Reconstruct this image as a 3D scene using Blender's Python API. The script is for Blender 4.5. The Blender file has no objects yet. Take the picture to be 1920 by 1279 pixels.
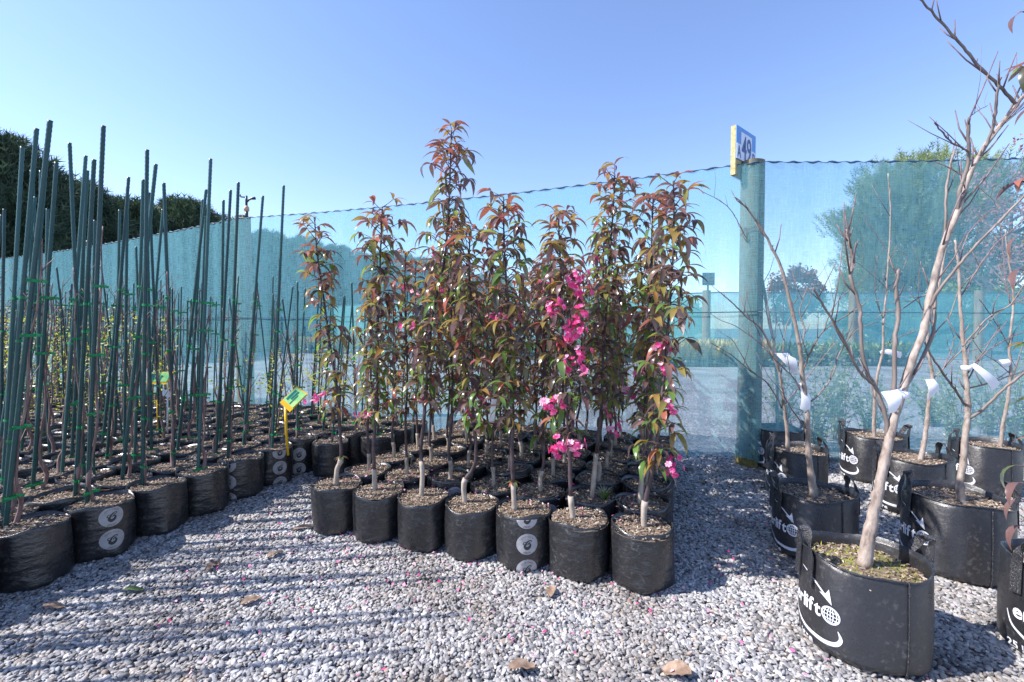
import bpy, math, random
import numpy as np
from mathutils import Vector, Matrix, Euler

SC = bpy.context.scene
COL = SC.collection
R = math.radians
rnd = random.Random(7)

# ------------------------------------------------------------------ camera
CAMH, PITCH, FPX = 1.08, 1.6, 853.0
cam_d = bpy.data.cameras.new('camera')
cam_d.sensor_width = 36.0
cam_d.lens = FPX / 1920 * 36.0
cam_d.clip_start, cam_d.clip_end = 0.05, 2000
cam = bpy.data.objects.new('camera', cam_d)
COL.objects.link(cam)
cam.location = (0, 0, CAMH)
cam.rotation_euler = (R(90 - PITCH), 0, 0)
SC.camera = cam

# ------------------------------------------------------------------ sky, sun, exposure
SUN_ELEV = 45.0
SUN_TO = Vector((-1.0, -0.14, 0)).normalized()          # horizontal direction towards the sun
w = bpy.data.worlds.new('World')
SC.world = w
w.use_nodes = True
nt = w.node_tree
bg = nt.nodes['Background']
sky = nt.nodes.new('ShaderNodeTexSky')
sky.sky_type = 'NISHITA'
sky.sun_disc = False
sky.sun_elevation = R(SUN_ELEV)
sky.sun_rotation = math.atan2(SUN_TO.x, SUN_TO.y)
sky.air_density = 1.0
sky.dust_density = 0.25
sky.ozone_density = 0.0
tint = nt.nodes.new('ShaderNodeMix')          # cool, slightly violet white balance of the clear sky, the same everywhere
tint.data_type = 'RGBA'
tint.blend_type = 'MULTIPLY'
tint.inputs[0].default_value = 1.0
tint.inputs[7].default_value = (0.90, 0.945, 1.15, 1)
nt.links.new(sky.outputs[0], tint.inputs[6])
nt.links.new(tint.outputs[2], bg.inputs[0])
bg.inputs[1].default_value = 0.139
sd = bpy.data.lights.new('sun', 'SUN')
sd.energy = 4.7
sd.angle = R(0.55)
sd.color = (1.0, 0.945, 0.90)
sun = bpy.data.objects.new('sun', sd)
COL.objects.link(sun)
to_sun = Vector((SUN_TO.x * math.cos(R(SUN_ELEV)), SUN_TO.y * math.cos(R(SUN_ELEV)), math.sin(R(SUN_ELEV))))
sun.rotation_euler = to_sun.to_track_quat('Z', 'Y').to_euler()
vs = SC.view_settings
vs.view_transform = 'Standard'
vs.look = 'None'
vs.gamma = 1.0
vs.use_curve_mapping = False
vs.exposure = 0.91
SC.cycles.max_bounces = 8
SC.cycles.transparent_max_bounces = 24
SC.cycles.sample_clamp_indirect = 4.0

# ------------------------------------------------------------------ pixel helpers (a pixel gives a direction only)
def ray(x, y):
    a = (x - 960) / FPX
    b = (639.5 - y) / FPX
    c, s = math.cos(R(PITCH)), math.sin(R(PITCH))
    return Vector((a, c + b * s, b * c - s))
def P(x, y, depth):
    d = ray(x, y)
    return Vector((0, 0, CAMH)) + d * (depth / d.y)
def G(x, y, h=0.0):
    d = ray(x, y)
    return Vector((0, 0, CAMH)) + d * ((h - CAMH) / d.z)
def pix(p):
    c, s = math.cos(R(PITCH)), math.sin(R(PITCH))
    f = p[1] * c - (p[2] - CAMH) * s
    u = p[1] * s + (p[2] - CAMH) * c
    return 960 + FPX * p[0] / f, 639.5 - FPX * u / f

# ------------------------------------------------------------------ materials
MATS = {}
def new_mat(name):
    m = bpy.data.materials.new(name)
    m.use_nodes = True
    n = m.node_tree
    return m, n, n.nodes['Principled BSDF'], n.nodes['Material Output']

def ramp(n, fac, stops):
    r = n.nodes.new('ShaderNodeValToRGB')
    e = r.color_ramp.elements
    while len(e) < len(stops):
        e.new(0.5)
    for i, (p, c) in enumerate(stops):
        e[i].position = p
        e[i].color = (c[0], c[1], c[2], 1)
    n.links.new(fac, r.inputs[0])
    return r.outputs[0]

def noise(n, scale, detail=4, rough=0.6, coord='Object', stretch=None):
    t = n.nodes.new('ShaderNodeTexCoord')
    o = t.outputs[coord]
    if stretch:
        mp = n.nodes.new('ShaderNodeMapping')
        mp.inputs['Scale'].default_value = stretch
        n.links.new(o, mp.inputs[0])
        o = mp.outputs[0]
    x = n.nodes.new('ShaderNodeTexNoise')
    x.inputs['Scale'].default_value = scale
    x.inputs['Detail'].default_value = detail
    x.inputs['Roughness'].default_value = rough
    n.links.new(o, x.inputs['Vector'])
    return x.outputs[0]

def bump(n, b, h, strength=0.4, dist=0.005):
    k = n.nodes.new('ShaderNodeBump')
    k.inputs['Strength'].default_value = strength
    k.inputs['Distance'].default_value = dist
    n.links.new(h, k.inputs['Height'])
    n.links.new(k.outputs[0], b.inputs['Normal'])

def mat(name, stops, scale=20, rough=0.7, bs=0.3, bd=0.003, stretch=None, spec=0.5, detail=4, coord='Object'):
    m, n, b, o = new_mat(name)
    f = noise(n, scale, detail, 0.6, coord, stretch)
    if len(stops) == 1:
        b.inputs['Base Color'].default_value = (*stops[0][1], 1)
    else:
        n.links.new(ramp(n, f, stops), b.inputs['Base Color'])
    b.inputs['Roughness'].default_value = rough
    b.inputs['Specular IOR Level'].default_value = spec
    if bs:
        bump(n, b, f, bs, bd)
    MATS[name] = m
    return m

def rand_val(n):
    g = n.nodes.new('ShaderNodeNewGeometry')
    oi = n.nodes.new('ShaderNodeObjectInfo')
    a = n.nodes.new('ShaderNodeMath'); a.operation = 'ADD'
    n.links.new(g.outputs['Random Per Island'], a.inputs[0])
    n.links.new(oi.outputs['Random'], a.inputs[1])
    fr = n.nodes.new('ShaderNodeMath'); fr.operation = 'FRACT'
    n.links.new(a.outputs[0], fr.inputs[0])
    return fr.outputs[0], g

def leaf_mat(name, stops, under, trans, rough=0.32, tw=0.35):
    m, n, b, o = new_mat(name)
    r, g = rand_val(n)
    c = ramp(n, r, stops)
    if under:
        mx = n.nodes.new('ShaderNodeMix'); mx.data_type = 'RGBA'
        n.links.new(g.outputs['Backfacing'], mx.inputs[0])
        n.links.new(c, mx.inputs[6])
        mx.inputs[7].default_value = (*under, 1)
        c = mx.outputs[2]
    n.links.new(c, b.inputs['Base Color'])
    b.inputs['Roughness'].default_value = rough
    t = n.nodes.new('ShaderNodeBsdfTranslucent')
    t.inputs[0].default_value = (*trans, 1)
    ms = n.nodes.new('ShaderNodeMixShader')
    ms.inputs[0].default_value = tw
    n.links.new(b.outputs[0], ms.inputs[1])
    n.links.new(t.outputs[0], ms.inputs[2])
    n.links.new(ms.outputs[0], o.inputs[0])
    MATS[name] = m
    return m

# gravel sheet
def make_ground_mat():
    m, n, b, o = new_mat('gravel_ground')
    g = n.nodes.new('ShaderNodeNewGeometry')
    v = n.nodes.new('ShaderNodeTexVoronoi'); v.inputs['Scale'].default_value = 62
    n.links.new(g.outputs['Position'], v.inputs['Vector'])
    sep = n.nodes.new('ShaderNodeSeparateColor')
    n.links.new(v.outputs['Color'], sep.inputs[0])
    c = ramp(n, sep.outputs[0], [(0, (.10, .105, .12)), (.35, (.22, .225, .245)), (.7, (.33, .33, .345)), (1, (.46, .45, .44))])
    no = n.nodes.new('ShaderNodeTexNoise'); no.inputs['Scale'].default_value = 1.1; no.inputs['Detail'].default_value = 6
    n.links.new(g.outputs['Position'], no.inputs['Vector'])
    mx = n.nodes.new('ShaderNodeMix'); mx.data_type = 'RGBA'; mx.blend_type = 'MULTIPLY'
    mx.inputs[0].default_value = 1
    n.links.new(c, mx.inputs[6])
    n.links.new(ramp(n, no.outputs[0], [(.32, (.50, .48, .46)), (.66, (1, 1, 1))]), mx.inputs[7])
    n.links.new(mx.outputs[2], b.inputs['Base Color'])
    b.inputs['Roughness'].default_value = .85
    inv = n.nodes.new('ShaderNodeMath'); inv.operation = 'SUBTRACT'; inv.inputs[0].default_value = 1
    n.links.new(v.outputs['Distance'], inv.inputs[1])
    bump(n, b, inv.outputs[0], .8, .01)
    MATS['ground'] = m
make_ground_mat()

def make_pebble_mat():
    m, n, b, o = new_mat('pebble')
    oi = n.nodes.new('ShaderNodeObjectInfo')
    c = ramp(n, oi.outputs['Random'], [(0, (.10, .10, .105)), (.2, (.25, .25, .255)), (.5, (.375, .372, .37)), (.72, (.46, .455, .45)),
                                       (.86, (.58, .57, .555)), (.93, (.36, .29, .23)), (1, (.64, .62, .58))])
    f = noise(n, 3.0, 5)
    mx = n.nodes.new('ShaderNodeMix'); mx.data_type = 'RGBA'; mx.blend_type = 'MULTIPLY'; mx.inputs[0].default_value = 1
    n.links.new(c, mx.inputs[6])
    n.links.new(ramp(n, f, [(.3, (.78, .78, .8)), (.7, (1.05, 1.05, 1.05))]), mx.inputs[7])
    n.links.new(mx.outputs[2], b.inputs['Base Color'])
    gp = n.nodes.new('ShaderNodeNewGeometry')
    pn = n.nodes.new('ShaderNodeTexNoise'); pn.inputs['Scale'].default_value = 1.7; pn.inputs['Detail'].default_value = 7; pn.inputs['Roughness'].default_value = .65
    n.links.new(gp.outputs['Position'], pn.inputs['Vector'])
    m2 = n.nodes.new('ShaderNodeMix'); m2.data_type = 'RGBA'; m2.blend_type = 'MULTIPLY'; m2.inputs[0].default_value = 1
    n.links.new(mx.outputs[2], m2.inputs[6])
    n.links.new(ramp(n, pn.outputs[0], [(.36, (.58, .52, .46)), (.50, (.92, .90, .88)), (.62, (1.08, 1.08, 1.08))]), m2.inputs[7])
    n.links.new(m2.outputs[2], b.inputs['Base Color'])
    b.inputs['Roughness'].default_value = .62
    bump(n, b, f, .25, .2)
    MATS['pebble'] = m
make_pebble_mat()

def make_poly_mat(name, woven=False):
    m, n, b, o = new_mat(name)
    t = n.nodes.new('ShaderNodeTexCoord')
    f1 = noise(n, 9, 6, .65)
    f2 = noise(n, 60, 5, .7)
    dust = ramp(n, f2, [(.53, (0, 0, 0)), (.80, (1, 1, 1))])
    patch = ramp(n, f1, [(.40, (0, 0, 0)), (.68, (1, 1, 1))])
    mu = n.nodes.new('ShaderNodeMath'); mu.operation = 'MULTIPLY'
    n.links.new(dust, mu.inputs[0]); n.links.new(patch, mu.inputs[1])
    mx = n.nodes.new('ShaderNodeMix'); mx.data_type = 'RGBA'
    n.links.new(mu.outputs[0], mx.inputs[0])
    mx.inputs[6].default_value = (.016, .0165, .019, 1) if not woven else (.020, .020, .023, 1)
    mx.inputs[7].default_value = (.19, .185, .18, 1)
    n.links.new(mx.outputs[2], b.inputs['Base Color'])
    b.inputs['Specular IOR Level'].default_value = .8
    n.links.new(ramp(n, f1, [(.3, (.23,) * 3), (.7, (.40,) * 3)] if not woven else [(.3, (.22,) * 3), (.7, (.42,) * 3)]), b.inputs['Roughness'])
    if woven:
        wv = n.nodes.new('ShaderNodeTexWave'); wv.bands_direction = 'Z'
        wv.inputs['Scale'].default_value = 95; wv.inputs['Distortion'].default_value = 1.5
        wv.inputs['Detail'].default_value = 2
        n.links.new(t.outputs['Object'], wv.inputs['Vector'])
        ad = n.nodes.new('ShaderNodeMath'); ad.operation = 'MULTIPLY_ADD'
        n.links.new(wv.outputs[0], ad.inputs[0]); ad.inputs[1].default_value = .12
        n.links.new(f1, ad.inputs[2])
        bump(n, b, ad.outputs[0], .55, .008)
    else:
        f3 = noise(n, 9, 5, .6, 'Object', (1, 1, 2.2))
        bump(n, b, f3, .6, .016)
    MATS[name] = m
make_poly_mat('poly')
make_poly_mat('woven', True)

mat('strap', [(.35, (.012, .012, .015)), (.6, (.04, .04, .045)), (.72, (.22, .22, .24))], 230, .35, .9, .004)
mat('soil', [(.3, (.06, .045, .033)), (.6, (.18, .135, .095)), (.8, (.28, .22, .165))], 90, .95, .8, .006)
mat('soil_moss', [(.3, (.06, .045, .03)), (.48, (.2, .15, .1)), (.58, (.13, .15, .04)), (.75, (.24, .27, .07))], 26, .95, .8, .006)
def chip_mat():
    m, n, b, o = new_mat('bark_chip')
    r, g = rand_val(n)
    n.links.new(ramp(n, r, [(0, (.06, .042, .03)), (.35, (.21, .155, .11)), (.75, (.34, .265, .20)), (1, (.50, .42, .34))]), b.inputs['Base Color'])
    b.inputs['Roughness'].default_value = .9
    MATS['chip'] = m
chip_mat()
def stake_mat():
    m, n, b, o = new_mat('stake')
    oi = n.nodes.new('ShaderNodeObjectInfo')
    c = ramp(n, oi.outputs['Random'], [(0, (.010, .050, .050)), (.5, (.016, .075, .072)), (1, (.030, .100, .098))])
    f = noise(n, 14, 6, .7, 'Object', (1, 1, .5))
    mx = n.nodes.new('ShaderNodeMix'); mx.data_type = 'RGBA'
    n.links.new(ramp(n, f, [(.55, (0, 0, 0)), (.78, (.5, .5, .5))]), mx.inputs[0])
    n.links.new(c, mx.inputs[6]); mx.inputs[7].default_value = (.16, .19, .18, 1)
    n.links.new(mx.outputs[2], b.inputs['Base Color'])
    b.inputs['Roughness'].default_value = .42
    MATS['stake'] = m
stake_mat()
mat('tie', [(.4, (.0, .20, .055)), (.7, (.01, .32, .11))], 40, .35, 0)
mat('young_stem', [(.35, (.13, .075, .07)), (.6, (.26, .17, .16)), (.8, (.34, .27, .25))], 60, .6, .3, .002, (1, 1, .2))
mat('graft', [(.3, (.24, .19, .15)), (.6, (.40, .34, .28)), (.8, (.48, .42, .36))], 45, .75, .6, .004, (1, 1, .35))
mat('dark_stem', [(.35, (.035, .022, .026)), (.7, (.11, .075, .08))], 60, .5, .4, .002, (1, 1, .3))
mat('bark', [(.30, (.13, .10, .085)), (.42, (.26, .205, .17)), (.58, (.36, .30, .255)), (.75, (.46, .40, .355))], 42, .62, .8, .006, (1, 1, .45), .4, 8)
mat('limb', [(.3, (.10, .08, .072)), (.55, (.20, .16, .14)), (.8, (.30, .255, .225))], 30, .6, .5, .004, (1, 1, .22))
mat('twig', [(.3, (.10, .065, .07)), (.7, (.24, .17, .165))], 40, .55, .3, .002)
mat('post_wood', [(.3, (.11, .10, .065)), (.5, (.19, .165, .11)), (.75, (.30, .26, .185))], 9, .85, .6, .006, (1, 1, .12))
mat('post_moss', [(.35, (.10, .085, .02)), (.6, (.24, .2, .06)), (.8, (.32, .27, .12))], 30, .9, .6, .006)
mat('plank', [(.3, (.34, .27, .10)), (.5, (.5, .42, .2)), (.75, (.58, .52, .35))], 40, .85, .5, .004)
mat('sign_blue', [(0, (.10, .28, .62))], 5, .45, 0)
mat('sign_white', [(.3, (.62, .66, .78)), (.7, (.70, .73, .82))], 8, .5, 0)
mat('sign_ink', [(0, (.012, .06, .20))], 5, .4, 0)
mat('paper', [(.3, (.78, .78, .8)), (.7, (.86, .86, .87))], 20, .6, .1, .001)
mat('print_white', [(.3, (.55, .57, .64)), (.7, (.70, .72, .78))], 60, .5, 0)
mat('badge_grey', [(.3, (.30, .295, .30)), (.7, (.42, .41, .41))], 30, .5, 0)
mat('badge_ink', [(0, (.03, .03, .035))], 30, .5, 0)
mat('badge_brown', [(0, (.16, .10, .08))], 30, .5, 0)
mat('sign_yellow', [(.3, (.75, .42, .005)), (.7, (.82, .50, .01))], 20, .35, 0)
mat('sign_green', [(.35, (.12, .55, .22)), (.65, (.55, .78, .25))], 16, .35, 0)
mat('sign_teal', [(0, (.0, .16, .13))], 16, .35, 0)
mat('wire', [(.4, (.03, .07, .11)), (.7, (.07, .15, .24))], 60, .5, .3)
mat('metal_dark', [(0, (.03, .035, .05))], 10, .4, 0)
mat('brass', [(.4, (.5, .26, .12)), (.7, (.6, .45, .36))], 40, .4, 0)
mat('dead_leaf', [(.3, (.12, .07, .045)), (.6, (.30, .21, .15)), (.8, (.42, .33, .26))], 40, .8, .3)
mat('far_pot', [(0, (.02, .02, .022))], 10, .5, 0)
mat('tree_bark', [(.3, (.06, .045, .035)), (.7, (.15, .115, .09))], 6, .9, .6, .03, (1, 1, .2))
LEAFC = ['leaf_red', 'leaf_bronze', 'leaf_purple', 'leaf_green', 'leaf_plum']
leaf_mat('leaf_red', [(0, (.34, .085, .06)), (.5, (.40, .15, .085)), (1, (.27, .085, .085))], (.46, .33, .31), (.52, .12, .05), .26, .30)
leaf_mat('leaf_bronze', [(0, (.26, .16, .05)), (.5, (.20, .20, .055)), (1, (.33, .17, .055))], (.42, .34, .28), (.50, .32, .05), .26, .34)
leaf_mat('leaf_purple', [(0, (.12, .065, .065)), (.5, (.20, .12, .105)), (1, (.095, .06, .065))], (.44, .35, .35), (.26, .10, .07), .23, .24)
leaf_mat('leaf_green', [(0, (.075, .16, .04)), (.5, (.13, .23, .055)), (1, (.065, .13, .05))], (.36, .35, .27), (.34, .48, .06), .24, .34)
leaf_mat('leaf_plum', [(0, (.075, .05, .05)), (.5, (.11, .08, .065)), (1, (.065, .075, .045))], (.38, .30, .30), (.20, .10, .07), .23, .22)
leaf_mat('petal_hot', [(0, (.76, .035, .22)), (.6, (.84, .10, .34)), (1, (.86, .26, .48))], None, (.88, .12, .36), .5, .35)
leaf_mat('petal_pale', [(0, (.84, .40, .56)), (.6, (.85, .54, .66)), (1, (.80, .26, .46))], None, (.87, .42, .58), .5, .35)
leaf_mat('bud_yellow', [(0, (.36, .38, .04)), (.6, (.55, .50, .06)), (1, (.26, .34, .05))], None, (.6, .6, .06), .5, .4)
leaf_mat('weed', [(0, (.10, .17, .06)), (.5, (.18, .25, .10)), (1, (.28, .33, .18))], None, (.3, .4, .1), .4, .35)
leaf_mat('hedge', [(0, (.035, .065, .048)), (.5, (.06, .10, .065)), (1, (.11, .16, .085))], None, (.05, .09, .04), .6, .2)
leaf_mat('pine', [(0, (.14, .20, .10)), (.5, (.21, .28, .12)), (1, (.28, .33, .15))], None, (.26, .34, .12), .6, .35)
leaf_mat('brown_tree', [(0, (.16, .085, .06)), (.5, (.22, .13, .09)), (1, (.26, .17, .12))], None, (.3, .15, .1), .6, .25)
leaf_mat('pink_tree', [(0, (.24, .08, .09)), (.5, (.32, .13, .14)), (1, (.36, .2, .19))], None, (.4, .15, .15), .6, .25)
leaf_mat('bush', [(0, (.08, .14, .045)), (.5, (.13, .20, .06)), (1, (.20, .26, .09))], None, (.2, .3, .06), .6, .25)
leaf_mat('bed_plant', [(0, (.42, .26, .09)), (.5, (.50, .40, .13)), (1, (.32, .36, .12))], None, (.4, .3, .08), .6, .3)

def make_cloth_mat(name, cover, col, trans):
    m, n, b, o = new_mat(name)
    n.nodes.remove(b)
    uv = n.nodes.new('ShaderNodeUVMap')
    def st(sx, sy, sc, det=2):
        mp = n.nodes.new('ShaderNodeMapping'); mp.inputs['Scale'].default_value = (sx, sy, 1)
        n.links.new(uv.outputs[0], mp.inputs[0])
        x = n.nodes.new('ShaderNodeTexNoise'); x.inputs['Scale'].default_value = sc; x.inputs['Detail'].default_value = det
        n.links.new(mp.outputs[0], x.inputs['Vector'])
        return x.outputs[0]
    a = st(1, .10, 95); c = st(.10, 1, 120); d = st(1, .05, 7, 5)
    s1 = n.nodes.new('ShaderNodeMath'); s1.operation = 'ADD'; n.links.new(a, s1.inputs[0]); n.links.new(c, s1.inputs[1])
    s2 = n.nodes.new('ShaderNodeMath'); s2.operation = 'ADD'; n.links.new(s1.outputs[0], s2.inputs[0]); n.links.new(d, s2.inputs[1])
    mr = n.nodes.new('ShaderNodeMapRange')
    mr.inputs[1].default_value = .9; mr.inputs[2].default_value = 2.1
    mr.inputs[3].default_value = cover - .24; mr.inputs[4].default_value = cover + .24
    n.links.new(s2.outputs[0], mr.inputs[0])
    tr = n.nodes.new('ShaderNodeBsdfTransparent'); tr.inputs[0].default_value = (.93, .98, 1, 1)
    df = n.nodes.new('ShaderNodeBsdfDiffuse'); df.inputs[0].default_value = (*col, 1)
    tl = n.nodes.new('ShaderNodeBsdfTranslucent'); tl.inputs[0].default_value = (*trans, 1)
    m1 = n.nodes.new('ShaderNodeMixShader'); m1.inputs[0].default_value = .35
    n.links.new(df.outputs[0], m1.inputs[1]); n.links.new(tl.outputs[0], m1.inputs[2])
    m2 = n.nodes.new('ShaderNodeMixShader')
    n.links.new(mr.outputs[0], m2.inputs[0])
    n.links.new(tr.outputs[0], m2.inputs[1]); n.links.new(m1.outputs[0], m2.inputs[2])
    n.links.new(m2.outputs[0], o.inputs[0])
    MATS[name] = m
make_cloth_mat('cloth', .43, (.27, .62, .69), (.27, .62, .69))
make_cloth_mat('cloth_far', .66, (.20, .60, .56), (.20, .60, .56))

# ------------------------------------------------------------------ mesh helpers
class MB:
    def __init__(s):
        s.v, s.f, s.m, s.n = [], [], [], 0
    def add(s, verts, faces, mi=0):
        b = s.n
        s.v.extend([tuple(p) for p in verts]); s.n += len(verts)
        for f in faces:
            s.f.append(tuple(i + b for i in f)); s.m.append(mi)
    def box(s, c, sx, sy, sz, rot=None, mi=0):
        M = rot or Matrix.Identity(3)
        vs_ = [Vector(c) + M @ Vector((x * sx / 2, y * sy / 2, z * sz / 2)) for x in (-1, 1) for y in (-1, 1) for z in (-1, 1)]
        s.add(vs_, [(0, 1, 3, 2), (4, 6, 7, 5), (0, 4, 5, 1), (2, 3, 7, 6), (0, 2, 6, 4), (1, 5, 7, 3)], mi)
    def tube(s, pts, rad, n=8, mi=0, cap=True):
        pts = [Vector(p) for p in pts]
        if not isinstance(rad, (list, tuple)):
            rad = [rad] * len(pts)
        prev = None; V = []
        for i, p in enumerate(pts):
            t = (pts[min(i + 1, len(pts) - 1)] - pts[max(i - 1, 0)]).normalized()
            if prev is None:
                a = t.orthogonal().normalized()
            else:
                a = (prev - t * prev.dot(t)).normalized()
            prev = a
            b = t.cross(a)
            for k in range(n):
                an = 2 * math.pi * k / n
                V.append(p + (a * math.cos(an) + b * math.sin(an)) * rad[i])
        F = []
        for i in range(len(pts) - 1):
            for k in range(n):
                k2 = (k + 1) % n
                F.append((i * n + k, i * n + k2, (i + 1) * n + k2, (i + 1) * n + k))
        if cap:
            F.append(tuple(range(n - 1, -1, -1)))
            F.append(tuple((len(pts) - 1) * n + k for k in range(n)))
        s.add(V, F, mi)
    def mesh(s, name, mats, smooth=True):
        me = bpy.data.meshes.new(name)
        me.from_pydata(s.v, [], s.f)
        for m in (mats if isinstance(mats, (list, tuple)) else [mats]):
            me.materials.append(MATS[m])
        if any(s.m):
            me.polygons.foreach_set('material_index', s.m)
        if smooth:
            me.polygons.foreach_set('use_smooth', [True] * len(s.f))
        me.update()
        return me

def obj(name, me, parent=None, loc=None, rot=None, scale=None):
    o = bpy.data.objects.new(name, me)
    COL.objects.link(o)
    if parent is not None:
        o.parent = parent
    if loc is not None: o.location = loc
    if rot is not None: o.rotation_euler = rot
    if scale is not None: o.scale = scale
    return o
def tag(o, label, cat, group=None, kind=None):
    o['label'] = label; o['category'] = cat
    if group: o['group'] = group
    if kind: o['kind'] = kind
    return o
def thing(name, label, cat, loc=(0, 0, 0), rz=0, group=None):
    o = obj(name, None, None, loc, (0, 0, rz))
    o.empty_display_size = .1
    return tag(o, label, cat, group)
def struct(name, me):
    o = obj(name, me); o['kind'] = 'structure'
    return o
def smooth_path(pts, sub=4):
    pts = [Vector(p) for p in pts]
    out = []
    for i in range(len(pts) - 1):
        p0 = pts[max(i - 1, 0)]; p1 = pts[i]; p2 = pts[i + 1]; p3 = pts[min(i + 2, len(pts) - 1)]
        for k in range(sub):
            t = k / sub
            out.append(.5 * ((2 * p1) + (p2 - p0) * t + (2 * p0 - 5 * p1 + 4 * p2 - p3) * t * t + (3 * p1 - p0 - 3 * p2 + p3) * t ** 3))
    out.append(pts[-1])
    return out

def text2d(s, size, font_bold=0.0, shear=0.0):
    cu = bpy.data.curves.new('lettering', 'FONT')
    cu.body = s; cu.size = size; cu.shear = shear; cu.offset = font_bold; cu.resolution_u = 3
    cu.align_x = 'CENTER'
    o = bpy.data.objects.new('lettering', cu)
    COL.objects.link(o)
    dg = bpy.context.evaluated_depsgraph_get()
    me = bpy.data.meshes.new_from_object(o.evaluated_get(dg))
    V = [(v.co.x, v.co.y) for v in me.vertices]
    F = [tuple(p.vertices) for p in me.polygons]
    bpy.data.objects.remove(o); bpy.data.curves.remove(cu); bpy.data.meshes.remove(me)
    return V, F
def text_letters(s, size, bold=0.0, spacing=1.0):
    out = []; x = 0
    for ch in s:
        if ch == ' ':
            x += size * .3; continue
        V, F = text2d(ch, size, bold)
        lo = min(v[0] for v in V); hi = max(v[0] for v in V)
        out.append(([(v[0] - lo + x, v[1]) for v in V], F))
        x += (hi - lo) + size * .075 * spacing
    return out, x

# ------------------------------------------------------------------ ground sheet
gm = MB()
gm.add([(-700, -300, 0), (700, -300, 0), (700, 1100, 0), (-700, 1100, 0)], [(0, 1, 2, 3)])
struct('ground', gm.mesh('ground', 'ground'))

# layout frames -----------------------------------------------------
POT_R, POT_H = .128, .25
MP1 = Vector((-.94, 2.44)); MC = Vector((.2483, -.0883)); MK = Vector((.088, .248))       # crabapple block
LP0 = Vector((-2.05, 1.913)); LI = Vector((.074, .2514)); LJ = Vector((-.2514, .074))     # staked block
FENCE = [(12.0, 3.42), (6.0, 3.43), (1.86, 3.455), (-3.1, 5.2), (-9.4, 8.3), (-17, 12.0)]
FTOP = [2.52, 2.47, 2.33, 2.33, 2.33, 2.33]
def fence_y(x):
    for (x0, y0), (x1, y1) in zip(FENCE, FENCE[1:]):
        if x1 <= x <= x0:
            return y0 + (y1 - y0) * (x - x0) / (x1 - x0)
    return 3.4

# ------------------------------------------------------------------ shade-cloth fence
def make_cloth(name, path, tops, low, matn, step, sag, label, wire_h=None):
    root = thing(name, label, 'fence')
    r2 = random.Random(3)
    for si, ((x0, y0), (x1, y1)) in enumerate(zip(path, path[1:])):
        L = math.hypot(x1 - x0, y1 - y0); nu = max(2, int(L / step)); nv = 14
        V = []; F = []; UV = []
        nx, ny = (y1 - y0) / L, -(x1 - x0) / L
        for i in range(nu + 1):
            t = i / nu
            s_ = sag * 4 * t * (1 - t)
            top = tops[si] + (tops[si + 1] - tops[si]) * t - s_
            bot = low + .02 * math.sin(i * .9) * (1 if low < .3 else 0)
            for j in range(nv + 1):
                q = j / nv
                z = bot + (top - bot) * q
                d = .012 * math.sin(t * 9 + q * 3) * math.sin(math.pi * q) * (4 * t * (1 - t)) + .006 * math.sin(t * L * 7) * (1 - q)
                V.append((x0 + (x1 - x0) * t + nx * d, y0 + (y1 - y0) * t + ny * d, z))
                UV.append((t * L + si * 7, z))
        for i in range(nu):
            for j in range(nv):
                a = i * (nv + 1) + j
                F.append((a, a + nv + 1, a + nv + 2, a + 1))
        b = MB(); b.add(V, F)
        me = b.mesh('cloth_panel', matn)
        ul = me.uv_layers.new(name='UVMap')
        for lp in me.loops:
            ul.data[lp.index].uv = UV[lp.vertex_index]
        obj('cloth_panel', me, root)
        # rolled hem on its wire
        h = MB(); pts = []
        m_ = max(8, int(L / .02)) if wire_h else 8
        for i in range(m_ + 1):
            t = i / m_
            top = tops[si] + (tops[si + 1] - tops[si]) * t - sag * 4 * t * (1 - t)
            pts.append((x0 + (x1 - x0) * t, y0 + (y1 - y0) * t, top + (.004 * math.sin(i * 1.3) + r2.uniform(-.002, .002)) * (1 if wire_h else 0)))
        rr = [(.0055 + .0035 * math.sin(i * .85)) if wire_h else .02 for i in range(m_ + 1)]
        h.tube(pts, rr, 5)
        obj('top_wire', h.mesh('top_wire', 'wire'), root)
        if wire_h:
            k = MB(); k.tube([(x0, y0 - .012, wire_h), ((x0 + x1) / 2, (y0 + y1) / 2 - .012, wire_h - .012), (x1, y1 - .012, wire_h)], .0035, 5)
            obj('middle_wire', k.mesh('middle_wire', 'wire'), root)
    return root
make_cloth('shade_cloth_fence', FENCE, FTOP, .07, 'cloth', .12, .045,
           'long see-through teal shade cloth fence on wires behind the potted plants', 1.205)

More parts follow.
